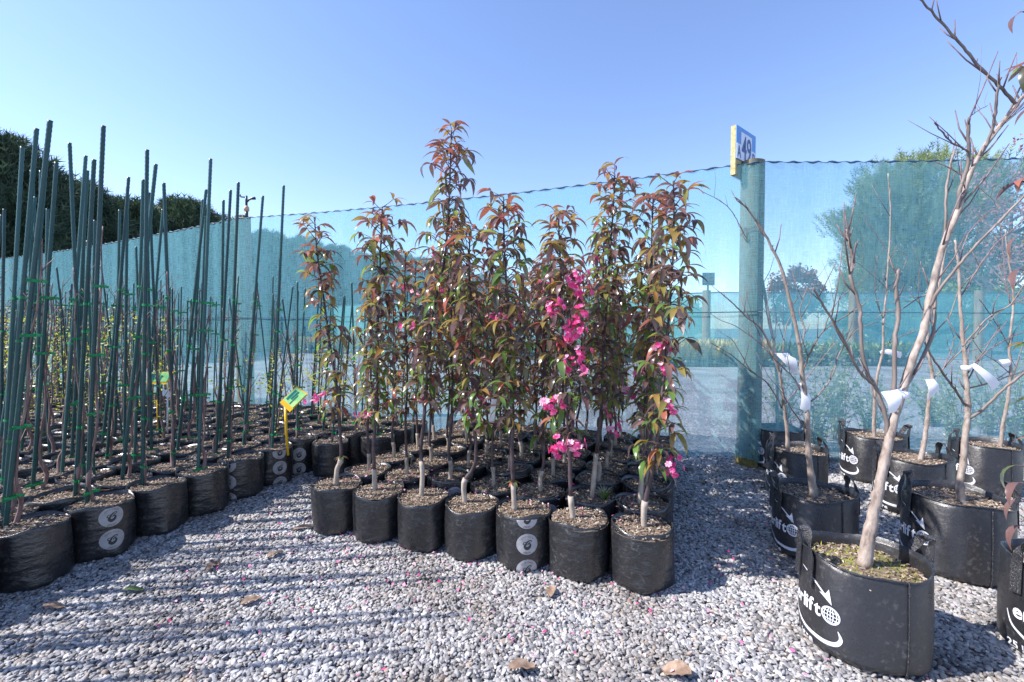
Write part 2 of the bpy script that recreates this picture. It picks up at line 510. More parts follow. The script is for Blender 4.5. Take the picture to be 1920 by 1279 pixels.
def round_post(name, x, y, h, r, label, moss=False, group=None):
    t = thing(name, label, 'post', (x, y, 0), 0, group)
    b = MB(); n = 20; rings = 14; V = []; F = []
    rr = random.Random(int(x * 100))
    ph = [rr.uniform(0, 6.28) for _ in range(4)]
    for i in range(rings + 1):
        z = -.05 + (h + .05) * i / rings
        for k in range(n):
            a = 2 * math.pi * k / n
            q = r * (1 + .03 * math.sin(3 * a + ph[0]) + .02 * math.sin(5 * a + ph[1] + z) + .02 * math.sin(z * 2 + ph[2])) * (1.06 - .06 * z / h)
            V.append((q * math.cos(a), q * math.sin(a), z))
    for i in range(rings):
        for k in range(n):
            F.append((i * n + k, i * n + (k + 1) % n, (i + 1) * n + (k + 1) % n, (i + 1) * n + k))
    b.add(V, F)
    b.add(V[-n:], [tuple(range(n))])
    obj('shaft', b.mesh('shaft', 'post_wood'), t)
    if moss:
        m = MB(); V2 = []
        for z in (0, .06, .13):
            for k in range(n):
                a = 2 * math.pi * k / n
                q = r * 1.11 * (1 - .3 * max(0, z - .1)) + .004 * math.sin(7 * a)
                V2.append((q * math.cos(a), q * math.sin(a), z + (.03 * math.sin(3 * a) if z > .1 else 0)))
        m.add(V2, [(i * n + k, i * n + (k + 1) % n, (i + 1) * n + (k + 1) % n, (i + 1) * n + k) for i in range(2) for k in range(n)])
        obj('mossy_foot', m.mesh('mossy_foot', 'post_moss'), t)
    return t
round_post('timber_post', 1.86, 3.555, 2.365, .083, 'round timber fence post with mossy foot carrying the numbered sign', True)
round_post('timber_post', -3.12, 5.31, 2.37, .085, 'weathered timber fence post with the sprinkler on top')
round_post('timber_post', -9.4, 8.42, 2.37, .09, 'timber fence post beside the dark conifer hedge')

# sign board
def sign_board():
    A = Vector((1.682, 3.5, 0)); U = Vector((.762, .647, 0)).normalized(); N = Vector((.647, -.762, 0)).normalized()
    t = thing('number_sign', 'square blue and white board numbered 49 between letters A and R', 'sign', (A.x, A.y, 2.26))
    t.rotation_euler = (0, 0, math.atan2(U.y, U.x))
    W = .35
    # local: x along U, y = -N side front is -y
    b = MB(); b.box((W / 2, 0, .175), W, .036, .37)
    obj('plank', b.mesh('plank', 'plank', False), t)
    b = MB(); b.box((W / 2, -.0215, .235), W - .004, .005, .252)
    p = obj('face_panel', b.mesh('face_panel', 'sign_blue', False), t)
    def pan(x0, x1, z0, z1):
        q = MB(); q.box(((x0 + x1) / 2, -.026, (z0 + z1) / 2), x1 - x0, .003, z1 - z0)
        obj('white_patch', q.mesh('white_patch', 'sign_white', False), t)
    pan(.075, .268, .112, .325); pan(.004, .073, .112, .225); pan(.270, .346, .112, .225)
    def put(s, x, z, h, sx):
        V, F = text2d(s, 1.0, .012)
        lo = min(v[0] for v in V); hi = max(v[0] for v in V); b0 = min(v[1] for v in V); t0 = max(v[1] for v in V)
        q = MB()
        q.add([(x + (v[0] - (lo + hi) / 2) / (hi - lo) * sx, -.0292, z + (v[1] - b0) / (t0 - b0) * h) for v in V], F)
        obj('numeral' if s.isdigit() else 'letter', q.mesh('glyph', 'sign_ink', False), t)
    put('A', .041, .122, .092, .062); put('R', .308, .118, .092, .058)
    put('4', .128, .122, .185, .085); put('9', .215, .118, .185, .078)
sign_board()

# sprinkler
def sprinkler():
    t = thing('sprinkler', 'impact sprinkler with orange collar on top of a fence post', 'sprinkler', (-3.04, 5.25, 2.36))
    t.scale = (.62, .62, .62)
    b = MB(); b.tube([(0, 0, -.05), (0, 0, .1)], .028, 10); obj('riser', b.mesh('riser', 'metal_dark'), t)
    b = MB(); b.tube([(0, 0, .09), (0, 0, .12), (0, 0, .17), (0, 0, .2)], [.03, .05, .045, .02], 10); obj('collar', b.mesh('collar', 'brass'), t)
    b = MB(); b.tube([(0, 0, .2), (0, 0, .38)], [.02, .022], 8); obj('body', b.mesh('body', 'metal_dark'), t)
    b = MB(); b.tube([(0, 0, .26), (.06, -.01, .31), (.17, -.02, .345)], [.016, .018, .014], 8); obj('nozzle', b.mesh('nozzle', 'metal_dark'), t)
    b = MB(); b.tube([(.02, 0, .35), (-.10, 0, .36), (-.12, 0, .40)], [.012, .012, .02], 6); b.box((.12, 0, .33), .1, .02, .04); obj('swing_arm', b.mesh('swing_arm', 'metal_dark'), t)
    b = MB(); b.box((-.10, .02, -.02), .1, .1, .1); obj('timber_block', b.mesh('timber_block', 'plank', False), t)
sprinkler()

# ------------------------------------------------------------------ planter bags
class Bag:
    def __init__(s, r, h, seed, wr=.0026, square=.24, flare=0.0):
        q = random.Random(seed)
        s.r, s.h, s.wr, s.sq, s.fl = r, h, wr, square, flare
        s.p = [q.uniform(0, 6.28) for _ in range(8)]
        s.rot = q.uniform(0, 1.57)
        s.am = q.uniform(.010, .022)
        s.corner = [q.uniform(.3, 1) for _ in range(4)]
    def R(s, a, z):
        p = s.p; r = s.r; q = z / s.h
        v = r * (1 + s.am * math.sin(2 * a + p[0]) + .008 * math.sin(3 * a + p[1]) + s.fl * (q - .5))
        v += r * .02 * math.sin(math.pi * min(1, max(0, q))) 
        low = max(0, 1 - q / .42) ** 1.5
        c = abs(math.cos(2 * (a - s.rot)))
        v += r * s.sq * low * ((1 - c) ** 1.3 * .6 - .22)
        v -= r * .20 * max(0, 1 - q / .10) ** 2
        g1 = math.sin(2 * a + p[2]) + math.sin(3 * a + p[7])
        v += s.wr * (low * 1.3 + .08) * max(0, g1 * .7) * math.sin(z * 118 + 2.5 * math.sin(3 * a + p[3]) + 2 * math.sin(z * 31 + p[1]))
        v += s.wr * 1.1 * math.sin(a * 5 + p[4] + z * 11) * (.35 + low)
        v += s.wr * .9 * math.sin(a * 11 + p[6] - z * 19) * low
        v -= s.wr * 1.8 * math.exp(-((math.sin(a - p[0]) * 6 + (q - .5) * 2.2) ** 2)) * (1 - q * .3)
        v += s.wr * 1.5 * math.exp(-((math.sin(a - p[5]) * 7 - (q - .3) * 3.5) ** 2)) * (1 - q * .5)
        return v
    def rim(s, a):
        return s.h + .008 * math.sin(2 * a + s.p[5]) + .004 * math.sin(5 * a + s.p[6])
    def mesh(s, matn, n=56, nz=22, depth=.07, th=.0025):
        b = MB(); V = []; F = []
        rows = []
        for i in range(nz + 1):
            q = (i / nz) ** 1.25
            row = []
            for k in range(n):
                a = 2 * math.pi * k / n
                z = q * s.rim(a)
                rr = s.R(a, z)
                row.append((rr * math.cos(a), rr * math.sin(a), z + .002))
            rows.append(row)
        for dz in (0.0015, -.02, -depth):
            row = []
            for k in range(n):
                a = 2 * math.pi * k / n
                z = s.rim(a) + dz
                rr = s.R(a, s.h - .001) - th * (1.0 if dz > 0 else 1.6)
                row.append((rr * math.cos(a), rr * math.sin(a), z + .002))
            rows.append(row)
        for r_ in rows: V += r_
        for i in range(len(rows) - 1):
            for k in range(n):
                k2 = (k + 1) % n
                F.append((i * n + k, i * n + k2, (i + 1) * n + k2, (i + 1) * n + k))
        F.append(tuple(range(n - 1, -1, -1)))
        b.add(V, F)
        return b.mesh('bag', matn)

def soil_mesh(r, seed, nchip, matn='soil', moss=False):
    q = random.Random(seed); b = MB()
    rings, n = 7, 30; V = [(0, 0, .008)]; F = []
    for i in range(1, rings + 1):
        for k in range(n):
            a = 2 * math.pi * k / n; rr = r * i / rings
            V.append((rr * math.cos(a), rr * math.sin(a), .008 * (1 - (i / rings) ** 2) + q.uniform(-.003, .003)))
    for k in range(n):
        F.append((0, 1 + k, 1 + (k + 1) % n))
    for i in range(rings - 1):
        for k in range(n):
            a = 1 + i * n; F.append((a + k, a + n + k, a + n + (k + 1) % n, a + (k + 1) % n))
    b.add(V, F, 0)
    for _ in range(nchip):
        rr = r * math.sqrt(q.random()) * .97; a = q.uniform(0, 6.283)
        M = Euler((q.uniform(-.5, .5), q.uniform(-.5, .5), q.uniform(0, 6.28))).to_matrix()
        b.box((rr * math.cos(a), rr * math.sin(a), .006 + q.uniform(0, .006)), q.uniform(.005, .017), q.uniform(.0025, .006), q.uniform(.0015, .003), M, 1)
    if moss:
        for _ in range(380):
            rr = r * math.sqrt(q.random()) * .95; a = q.uniform(0, 6.283)
            c = Vector((rr * math.cos(a), rr * math.sin(a), .006)); d = Vector((q.uniform(-1, 1), q.uniform(-1, 1), q.uniform(.6, 1.5))).normalized() * q.uniform(.006, .016)
            sd_ = Vector((q.uniform(-1, 1), q.uniform(-1, 1), 0)) * .003
            b.add([c - sd_, c + sd_, c + d], [(0, 1, 2)], 2)
    return b.mesh('soil', [matn, 'chip', 'bud_yellow'], False)

SMALL_BAGS = [Bag(POT_R, POT_H, 100 + i) for i in range(6)]
SMALL_BAG_MESH = [b.mesh('poly') for b in SMALL_BAGS]
SMALL_SOIL = [soil_mesh(POT_R * .985, 40 + i, 420) for i in range(4)]
BIG_BAGS = [Bag(.176, .315, 300 + i, .0016, .05, -.02) for i in range(4)]
BIG_BAG_MESH = [b.mesh('woven', 72, 22, .10) for b in BIG_BAGS]
BIG_SOIL = [soil_mesh(.171, 60, 800), soil_mesh(.171, 61, 800), soil_mesh(.171, 62, 560, 'soil_moss', True)]

def on_bag(bag, V2, th0, z0, off, vmax=None, vmin=None):
    out = []
    for (u, v) in V2:
        z = z0 + v
        if vmax is not None: z = min(z, vmax)
        if vmin is not None: z = max(z, vmin)
        a = th0 + u / bag.r
        rr = bag.R(a, z) + off
        out.append((rr * math.cos(a), rr * math.sin(a), z + .002))
    return out
def ribbon(pts, ws, closed=False):
    """2-D variable-width stroke -> verts, faces"""
    V = []; F = []
    n = len(pts)
    for i, p in enumerate(pts):
        a = pts[max(i - 1, 0)]; c = pts[min(i + 1, n - 1)]
        dx, dy = c[0] - a[0], c[1] - a[1]; L = math.hypot(dx, dy) or 1
        nx, ny = -dy / L, dx / L
        V.append((p[0] - nx * ws[i] / 2, p[1] - ny * ws[i] / 2)); V.append((p[0] + nx * ws[i] / 2, p[1] + ny * ws[i] / 2))
    for i in range(n - 1):
        F.append((2 * i, 2 * i + 2, 2 * i + 3, 2 * i + 1))
    return V, F
def spline2(pts, sub=5):
    q = smooth_path([(x, y, 0) for x, y in pts], sub)
    return [(p.x, p.y) for p in q]
def ribbon_w(pts, w0, sub=5):
    q = spline2(pts, sub); n = len(q); m = len(w0) - 1
    ws = []
    for i in range(n):
        t = i / (n - 1) * m; k = min(int(t), m - 1); ws.append(w0[k] + (w0[k + 1] - w0[k]) * (t - k))
    return ribbon(q, ws)

# badge: round "easy-care plants" print with a curly E
EC_TOP = text_letters('easy-care', .0135, 0)
EC_BOT = text_letters('plants', .0145, 0)
def arc_text(spec, rad, top):
    letters, tot = spec; res = []
    for V, F in letters:
        cx = (min(v[0] for v in V) + max(v[0] for v in V)) / 2
        s_ = (cx - tot / 2) / rad
        o = []
        for x, y in V:
            dx = x - cx
            if top:
                a = math.pi / 2 - s_; rr = rad + y
                o.append((rr * math.cos(a) + dx * math.sin(a), rr * math.sin(a) - dx * math.cos(a)))
            else:
                a = -math.pi / 2 + s_; rr = rad - y
                o.append((rr * math.cos(a) - dx * math.sin(a), rr * math.sin(a) + dx * math.cos(a)))
        res.append((o, F))
    return res
EC_T2, EC_B2 = arc_text(EC_TOP, .031, True), arc_text(EC_BOT, .041, False)
E_STROKES = [ribbon_w([(-.013, .010), (-.017, .002), (-.008, -.004), (-.002, .002), (-.006, .009), (-.014, .009)], [.003, .004, .004, .003, .003, .003]),
             ribbon_w([(-.004, .006), (-.010, -.010), (-.001, -.018), (.010, -.012), (.013, -.001), (.006, .004), (.002, -.003)], [.004, .011, .015, .011, .007, .005, .003]),
             ribbon_w([(-.006, .001), (.001, .011), (.010, .0165), (.018, .016), (.016, .010), (.006, .009)], [.006, .006, .004, .003, .003, .002])]
BADGE_CACHE = {}
def badge(parent, bi, th0, z0, half=None):
    bag = SMALL_BAGS[bi]
    vmax = POT_H - .007 + .0 if half == 'top' else None
    vmin = .006 if half == 'bottom' else None
    key = (bi, round(th0, 2), round(z0, 3))
    if key not in BADGE_CACHE:
        rb = .046
        V = [(0, 0)]; F = []
        for i in range(1, 7):
            for k in range(40):
                a = 2 * math.pi * k / 40
                V.append((rb * i / 6 * math.cos(a), rb * i / 6 * math.sin(a)))
        for k in range(40): F.append((0, 1 + k, 1 + (k + 1) % 40))
        for i in range(5):
            for k in range(40):
                a = 1 + i * 40; F.append((a + k, a + 40 + k, a + 40 + (k + 1) % 40, a + (k + 1) % 40))
        b = MB(); b.add(on_bag(bag, V, th0, z0, .0009, vmax, vmin), F)
        m0 = b.mesh('printed_badge', 'badge_grey')
        b = MB()
        for V, F in E_STROKES: b.add(on_bag(bag, V, th0, z0, .0017, vmax, vmin), F)
        m1 = b.mesh('emblem', 'badge_ink')
        b = MB()
        for V, F in EC_T2 + EC_B2: b.add(on_bag(bag, V, th0, z0, .0017, vmax, vmin), F)
        m2 = b.mesh('lettering', 'badge_brown')
        BADGE_CACHE[key] = (m0, m1, m2)
    m0, m1, m2 = BADGE_CACHE[key]
    d = obj('printed_badge', m0, parent); obj('emblem', m1, d); obj('lettering', m2, d)

# ------------------------------------------------------------------ leaves
def leaf_shape(L, W, droop, fold, twist=0.0):
    V = []; F = []; n = 6
    x = z = 0; ang = 0
    prof = [.10, .62, .95, 1.0, .78, .42, .03]
    for i in range(n + 1):
        t = i / n
        ww = W / 2 * prof[i]
        tw = twist * t
        for s_, up in ((-1, 1), (0, 0), (1, 1)):
            y = s_ * ww; zz = z + fold * ww * up
            V.append((x - math.sin(ang) * fold * ww * up * 0, y * math.cos(tw), zz + y * math.sin(tw)))
        ang = -droop * (t + .12)
        x += L / n * math.cos(ang); z += L / n * math.sin(ang)
    for i in range(n):
        for k in range(2):
            a = i * 3 + k
            F.append((a, a + 3, a + 4, a + 1))
    return V, F
LEAF_SHAPES = [leaf_shape(.096, .0235, 1.45, .45), leaf_shape(.084, .023, 1.05, .3, .5), leaf_shape(.108, .0235, 1.8, .5, -.4), leaf_shape(.074, .0225, 1.2, .3, .2)]
LEAF_MESH = []
for sh in LEAF_SHAPES:
    row = []
    for c in LEAFC:
        b = MB(); b.add(*sh); row.append(b.mesh('leaf', c))
    LEAF_MESH.append(row)

def pick_col(q, t):
    """leaf tint by height: reddish young tips, greener below"""
    if t > .88: wts = [.34, .28, .28, .03, .07]
    elif t > .5: wts = [.09, .24, .27, .18, .22]
    else: wts = [.04, .18, .24, .30, .24]
    x = q.random()
    for i, k in enumerate(wts):
        x -= k
        if x < 0: return i
    return 1

def leaf_places(path, q, t0, dens=1.0, spread=1.0):
    """leaf transforms along a stem path; also returns spur segments"""
    pts = [Vector(p) for p in path]
    cum = [0]
    for a, b in zip(pts, pts[1:]): cum.append(cum[-1] + (b - a).length)
    L = cum[-1]
    def at(d):
        for i in range(len(pts) - 1):
            if d <= cum[i + 1]:
                return pts[i].lerp(pts[i + 1], (d - cum[i]) / (cum[i + 1] - cum[i] + 1e-9))
        return pts[-1]
    res = []; spurs = []
    d = L * t0; phi = q.uniform(0, 6.28)
    while d < L:
        t = d / L
        p = at(d); phi += 2.4 + q.uniform(-.5, .5)
        sl = q.uniform(.012, .085) * (.95 if t < .6 else 1.2 if t < .93 else .8) * spread
        sp = p + Vector((math.cos(phi), math.sin(phi), q.uniform(.35, .9))) * sl
        spurs.append((p, sp))
        k = q.choice((4, 5, 5, 6)) if t < .95 else 4
        for i in range(k):
            yaw = phi + (i - (k - 1) / 2) * q.uniform(.7, 1.3) + q.uniform(-.4, .4)
            pitch = q.uniform(-.5, .35) if t < .9 else q.uniform(-.95, .1)   # negative lifts the leaf
            roll = q.uniform(-.45, .45)
            sc = q.uniform(.58, 1.30) * (1 if t < .96 else .85)
            M = Matrix.LocRotScale(sp, Euler((roll, pitch, yaw)), Vector((sc, sc * q.uniform(.85, 1.1), sc)))
            res.append((M, q.randrange(4), pick_col(q, t), t))
        d += q.uniform(.018, .032) / dens / (1.0 if t < .55 else 1.25)
    return res, spurs

def joined_leaves(places):
    b = MB()
    for M, si, ci, t in places:
        V, F = LEAF_SHAPES[si]
        b.add([M @ Vector(v) for v in V], F, ci)
    return b.mesh('leaves', LEAFC)

def blossom_mesh(seed, hot, n):
    q = random.Random(seed); b = MB()
    for i in range(n):
        c = Vector((q.gauss(0, .018), q.gauss(0, .018), q.gauss(0, .016)))
        N = (c.normalized() + Vector((q.uniform(-.5, .5), q.uniform(-.9, .1), q.uniform(-.3, .5)))).normalized()
        X = N.orthogonal().normalized(); Y = N.cross(X)
        mi = 0 if q.random() < hot else 1
        npet = q.choice((6, 7, 8)); op = q.uniform(.15, .8); s_ = q.uniform(.014, .02)
        for k in range(npet):
            a = 2 * math.pi * k / npet + q.uniform(-.15, .15)
            d = (X * math.cos(a) + Y * math.sin(a)); e = N.cross(d)
            o = c + N * q.uniform(0, .004)
            m1 = o + (d * math.cos(op) + N * math.sin(op)) * s_ * .55
            tip = m1 + (d * math.cos(op * .4) + N * math.sin(op * .4)) * s_ * .5
            wd = e * s_ * .34
            b.add([o, m1 - wd, m1 + wd, tip - wd * .6, tip + wd * .6], [(0, 1, 2), (1, 3, 4, 2)], mi)
    return b.mesh('blossom', ['petal_hot', 'petal_pale'])
BLOSSOM = [blossom_mesh(1, .95, 9), blossom_mesh(2, .7, 7), blossom_mesh(3, .25, 6), blossom_mesh(4, .9, 5)]

bagq = random.Random(31)
def pot_base(name, label, cat, group, xy, bi, rz, si=None):
    t = thing(name, label, cat, (xy[0], xy[1], 0), 0, group)
    tz = 0.012 if cat == 'potted tree' and rz == 0.0 else .035
    b = obj('bag', SMALL_BAG_MESH[bi], t, rot=(bagq.uniform(-tz, tz), bagq.uniform(-tz, tz), rz), scale=(1, 1, bagq.uniform(.95, 1.05) if rz else 1))
    if not rz: b.rotation_euler = (0, 0, 0)
    obj('soil', SMALL_SOIL[(bi if si is None else si) % 4], t, (0, 0, POT_H - .018), (0, 0, rz * 1.7))
    return t, b

def stem_meshes(path, r0, r1, q, stub):
    """pale grafted stub below, dark stem above"""
    pts = smooth_path(path, 4)
    cum = [0]
    for a, b in zip(pts, pts[1:]): cum.append(cum[-1] + (b - a).length)
    L = cum[-1]
    lo = [i for i in range(len(pts)) if cum[i] <= stub + .02]
    hi = [i for i in range(len(pts)) if cum[i] >= stub - .03]
    rad = [r0 + (r1 - r0) * (c / L) ** .8 for c in cum]
    a = MB(); a.tube([pts[i] for i in lo], [rad[i] * 1.25 * (1 + .22 * math.exp(-((cum[i] - stub) / .02) ** 2)) * q.uniform(.95, 1.08) for i in lo], 9)
    b = MB(); b.tube([pts[i] for i in hi], [rad[i] * (1 + (.3 if (i % 3 == 0) else 0) * .4) for i in hi], 7)
    return a, b, pts

# ------------------------------------------------------------------ crabapple block
CRAB_LABEL = 'purple-leaved columnar crabapple in a black bag inside the crowded flowering block'
def mpos(c, k): return MP1 + MC * c + MK * k
TRACE = {
 (0, 0): [(630, 903), (632, 880), (640, 858), (638, 800), (632, 730), (618, 640), (606, 560), (596, 480), (590, 412)],
 (1, 0): [(703, 915), (702, 880), (701, 830), (706, 760), (708, 650), (712, 560), (714, 480), (716, 388)],
 (2, 0): [(790, 925), (792, 885), (788, 845), (795, 790), (800, 720), (808, 605), (822, 540), (835, 478), (843, 363), (846, 240)],
 (3, 0): [(872, 948), (870, 905), (886, 880), (893, 850), (888, 780), (885, 700), (884, 600), (880, 500), (882, 425)],
 (4, 0): [(965, 960), (962, 905), (960, 850), (960, 760), (957, 640), (950, 540), (945, 450), (944, 370)],
 (5, 0): [(1075, 977), (1070, 930), (1068, 850), (1062, 750), (1056, 650), (1054, 560), (1050, 480), (1047, 400)],
 (6, 0): [(1208, 985), (1208, 950), (1218, 905), (1232, 830), (1238, 760), (1250, 660), (1258, 560), (1262, 450), (1262, 340)],
 (5, 1): [(1110, 915), (1118, 850), (1127, 760), (1131, 650), (1138, 560), (1143, 470), (1150, 400), (1152, 328)],
 (6, 1): [(1200, 948), (1204, 880), (1210, 780), (1214, 680), (1218, 560), (1222, 460), (1224, 372)],
}
FRONT_LABEL = {
 (0, 0): 'slender crabapple with a wavy leaning stem at the block corner facing the staked saplings',
 (1, 0): 'straight dense crabapple in a plain bag, next in front row to the leaning corner one',
 (2, 0): 'tallest crabapple, its leafy top rising well above the shade cloth',
 (3, 0): 'crabapple with a sharply kinked graft near the soil, beside the badge-printed front bag',
 (4, 0): 'crabapple in a black bag printed with round grey badges, in the front row',
 (5, 0): 'crabapple carrying the most pink blossom clusters, in a front bag with a pointed base',
 (6, 0): 'crabapple with large drooping leaves at the block corner facing the strap-handled bags',
 (5, 1): 'tall crabapple in the second row behind the blossom-laden one, leafy tip above the cloth',
 (6, 1): 'crabapple in the second row directly behind the corner one with drooping leaves',
}
# blossom spots: (x, y, trace, mesh)
BLOOMS = [(765, 605, (2, 0), 2), (940, 597, (4, 0), 1), (958, 600, (4, 0), 3), (925, 592, (4, 0), 3), (1040, 580, (5, 0), 1), (1032, 572, (5, 0), 3),
          (1078, 608, (5, 0), 0), (1064, 628, (5, 0), 0), (1085, 620, (5, 0), 0), (1074, 632, (5, 0), 0), (1088, 590, (5, 0), 0), (1070, 680, (5, 0), 1),
          (1082, 686, (5, 0), 2), (1092, 660, (5, 0), 1), (1085, 540, (5, 0), 1), (1092, 555, (5, 0), 3), (1075, 525, (5, 0), 1), (1088, 515, (5, 0), 1),
          (1030, 760, (5, 0), 1), (1022, 755, (5, 0), 3), (1052, 752, (5, 0), 1), (1048, 832, (5, 0), 0), (1085, 825, (5, 0), 2), (1040, 845, (5, 0), 3), (1078, 838, (5, 0), 1),
          (1262, 878, (6, 0), 1), (1254, 885, (6, 0), 3), (1258, 862, (6, 0), 3), (1245, 690, (6, 0), 1), (1260, 655, (6, 0), 3), (1240, 640, (6, 0), 2), (1258, 760, (6, 0), 1),
          (1150, 808, (6, 1), 1), (1165, 795, (6, 1), 3), (1180, 735, (6, 1), 1), (1195, 700, (6, 1), 3), (905, 745, (3, 0), 3), (880, 770, (3, 0), 3), (1120, 710, (5, 1), 3), (1140, 770, (5, 1), 1),
          (600, 735, (0, 0), 2), (585, 745, (0, 0), 2), (680, 770, (1, 0), 2)]
shared_rear = []
for i in range(7):
    q = random.Random(900 + i)
    hgt = [1.24, 1.38, 1.30, 1.12, 1.42, 1.20, 1.33][i]
    lean = Vector((q.uniform(-.05, .05), q.uniform(-.05, .05), 0))
    path = [Vector((0, 0, 0)), Vector((.004, 0, .08)), Vector((q.uniform(-.02, .02), q.uniform(-.02, .02), .16))]
    for k in range(1, 8):
        t = k / 7
        path.append(Vector((q.uniform(-.012, .012), q.uniform(-.012, .012), .16 + (hgt - .16) * t)) + lean * t)
    a, b, pts = stem_meshes(path, .0095, .0035, q, .11)
    pl, spurs = leaf_places(pts, q, .26, .98, .82)
    for s0, s1 in spurs: b.tube([s0, s1], [.0022, .0015], 4)
    fl = [(q.choice(pl)[0].translation.copy(), q.choice((1, 3, 2))) for _ in range(q.choice((0, 1, 1, 2)))]
    shared_rear.append((a.mesh('graft_stub', 'graft'), b.mesh('stem', 'dark_stem'), joined_leaves(pl), fl))

BEHIND = {0: 'the leaning corner one', 1: 'the straight dense front one', 2: 'the tallest one', 3: 'the one with the kinked graft', 4: 'the badge-printed front bag'}
for c_, n_ in BEHIND.items():
    FRONT_LABEL[(c_, 1)] = 'crabapple in the second row directly behind ' + n_
leafq = random.Random(55)
for k in range(7):
    for c in range(7):
        p = mpos(c, k)
        jit = Vector((rnd.uniform(-.012, .012), rnd.uniform(-.012, .012))) if k else Vector((0, 0))
        p = p + jit
        if p.y + .14 > fence_y(p.x): continue
        key = (c, k)
        bi = (c * 2 + k * 3) % 6; rz = rnd.uniform(0, 6.28)
        if key == (4, 0): bi, rz = 1, 0.0
        t, bag_o = pot_base('potted_crabapple', FRONT_LABEL.get(key, CRAB_LABEL), 'potted tree', 'columnar crabapples in the flowering block', p, bi, rz)
        if key == (4, 0):
            th = -math.pi / 2 + .10
            badge(t, bi, th, POT_H * .55); badge(t, bi, th, POT_H * .55 - .113, 'bottom'); badge(t, bi, th, POT_H * .55 + .113, 'top')
        elif (c, k) in ((4, 1), (2, 1), (3, 3)):
            badge(bag_o, bi, -math.pi / 2 + .3 - rz, POT_H * .72)
        if key in TRACE:
            path = [P(x, y, p.y) - Vector((p.x, p.y, 0)) for x, y in TRACE[key]]
            q = random.Random(c * 31 + k)
            path = [Vector((v.x, q.uniform(-.012, .012) * (1 if i > 1 else 0), v.z)) for i, v in enumerate(path)]
            path[0].z = POT_H - .02
            stub = (path[1] - path[0]).length + .01
            if key in ((2, 0), (0, 0)): stub += .04
            a, b, pts = stem_meshes(path, .0105, .0032, q, stub)
            pl, spurs = leaf_places(pts, q, .27 if key != (6, 0) else .17, 1.6 if key[0] not in (0,) else 1.25, 1.0 if key != (0, 0) else .82)
            for s0, s1 in spurs: b.tube([s0, s1], [.0024, .0015], 4)
            obj('graft_stub', a.mesh('graft_stub', 'graft'), t)
            obj('stem', b.mesh('stem', 'dark_stem'), t)
            if key in ((4, 0), (0, 0)):                                             # low sprig on the graft
                base = path[2] if key == (0, 0) else path[1]
                for i in range(6):
                    pl.append((Matrix.LocRotScale(base, Euler((0, -.4, i * 1.05)), Vector((.6, .6, .6))), 3, 3 if i % 2 else 0, 0))
            q.shuffle(pl)
            if len(pl) > 298:
                rest = obj('leaves', joined_leaves(pl[298:]), t); rest['kind'] = 'stuff'
            for M, si, ci, tt in pl[:298]:
                o = obj('leaf', LEAF_MESH[si][ci], t)
                o.matrix_local = M
            if key == (4, 0):
                tb = MB(); c_ = P(924, 770, p.y + .03) - Vector((p.x, p.y, 0))
                tb.box(c_, .026, .002, .11, Euler((0, .12, .3)).to_matrix())
                obj('plastic_tag', tb.mesh('plastic_tag', 'paper', False), t)
            for (x, y, kk, mi) in BLOOMS:
                if kk == key:
                    w_ = P(x, y, p.y - (leafq.uniform(.04, .10) if key == (5, 0) else leafq.uniform(-.02, .07))) - Vector((p.x, p.y, 0))
                    o = obj('blossom', BLOSSOM[mi], t, w_, (0, 0, leafq.uniform(-.8, .8)), (leafq.uniform(.8, 1.05) * (1.0 if key == (5, 0) else .9),) * 3)
        else:
            v = shared_rear[(c * 3 + k * 5) % 7]
            s_ = rnd.uniform(.90, 1.04); r_ = rnd.uniform(0, 6.28)
            sub = ((0, 0, POT_H - .02), (0, 0, r_), (s_, s_, s_))
            obj('graft_stub', v[0], t, *sub); obj('stem', v[1], t, *sub)
            lv = obj('leaves', v[2], t, *sub); lv['kind'] = 'stuff'
            Mx = Matrix.LocRotScale(Vector(sub[0]), Euler(sub[1]), Vector(sub[2]))
            for loc, mi in v[3]:
                obj('blossom', BLOSSOM[mi], t, Mx @ loc, (0, 0, r_))

# green weed tuft in a bag of the block and a white tag
def weed_tuft(xy, n, h, label, seed):
    q = random.Random(seed); b = MB()
    for i in range(n):
        a = q.uniform(0, 6.28); l = h * q.uniform(.5, 1)
        d = Vector((math.cos(a), math.sin(a), 0)); s_ = Vector((-d.y, d.x, 0)) * .0022
        base = d * q.uniform(0, .015)
        m = base + d * l * .25 + Vector((0, 0, l * .65)); e = base + d * l * .65 + Vector((0, 0, l * .9))
        b.add([base - s_, base + s_, m + s_, m - s_, e], [(0, 1, 2, 3), (3, 2, 4)])
    o = obj('weed_tuft', b.mesh('weed_tuft', 'leaf_green'), None, (xy[0], xy[1], POT_H - .012))
    tag(o, label, 'weed')
pw = mpos(5, 1)
weed_tuft((pw.x + .065, pw.y - .03), 60, .075, 'bright green weed tuft growing in a crabapple bag', 4)

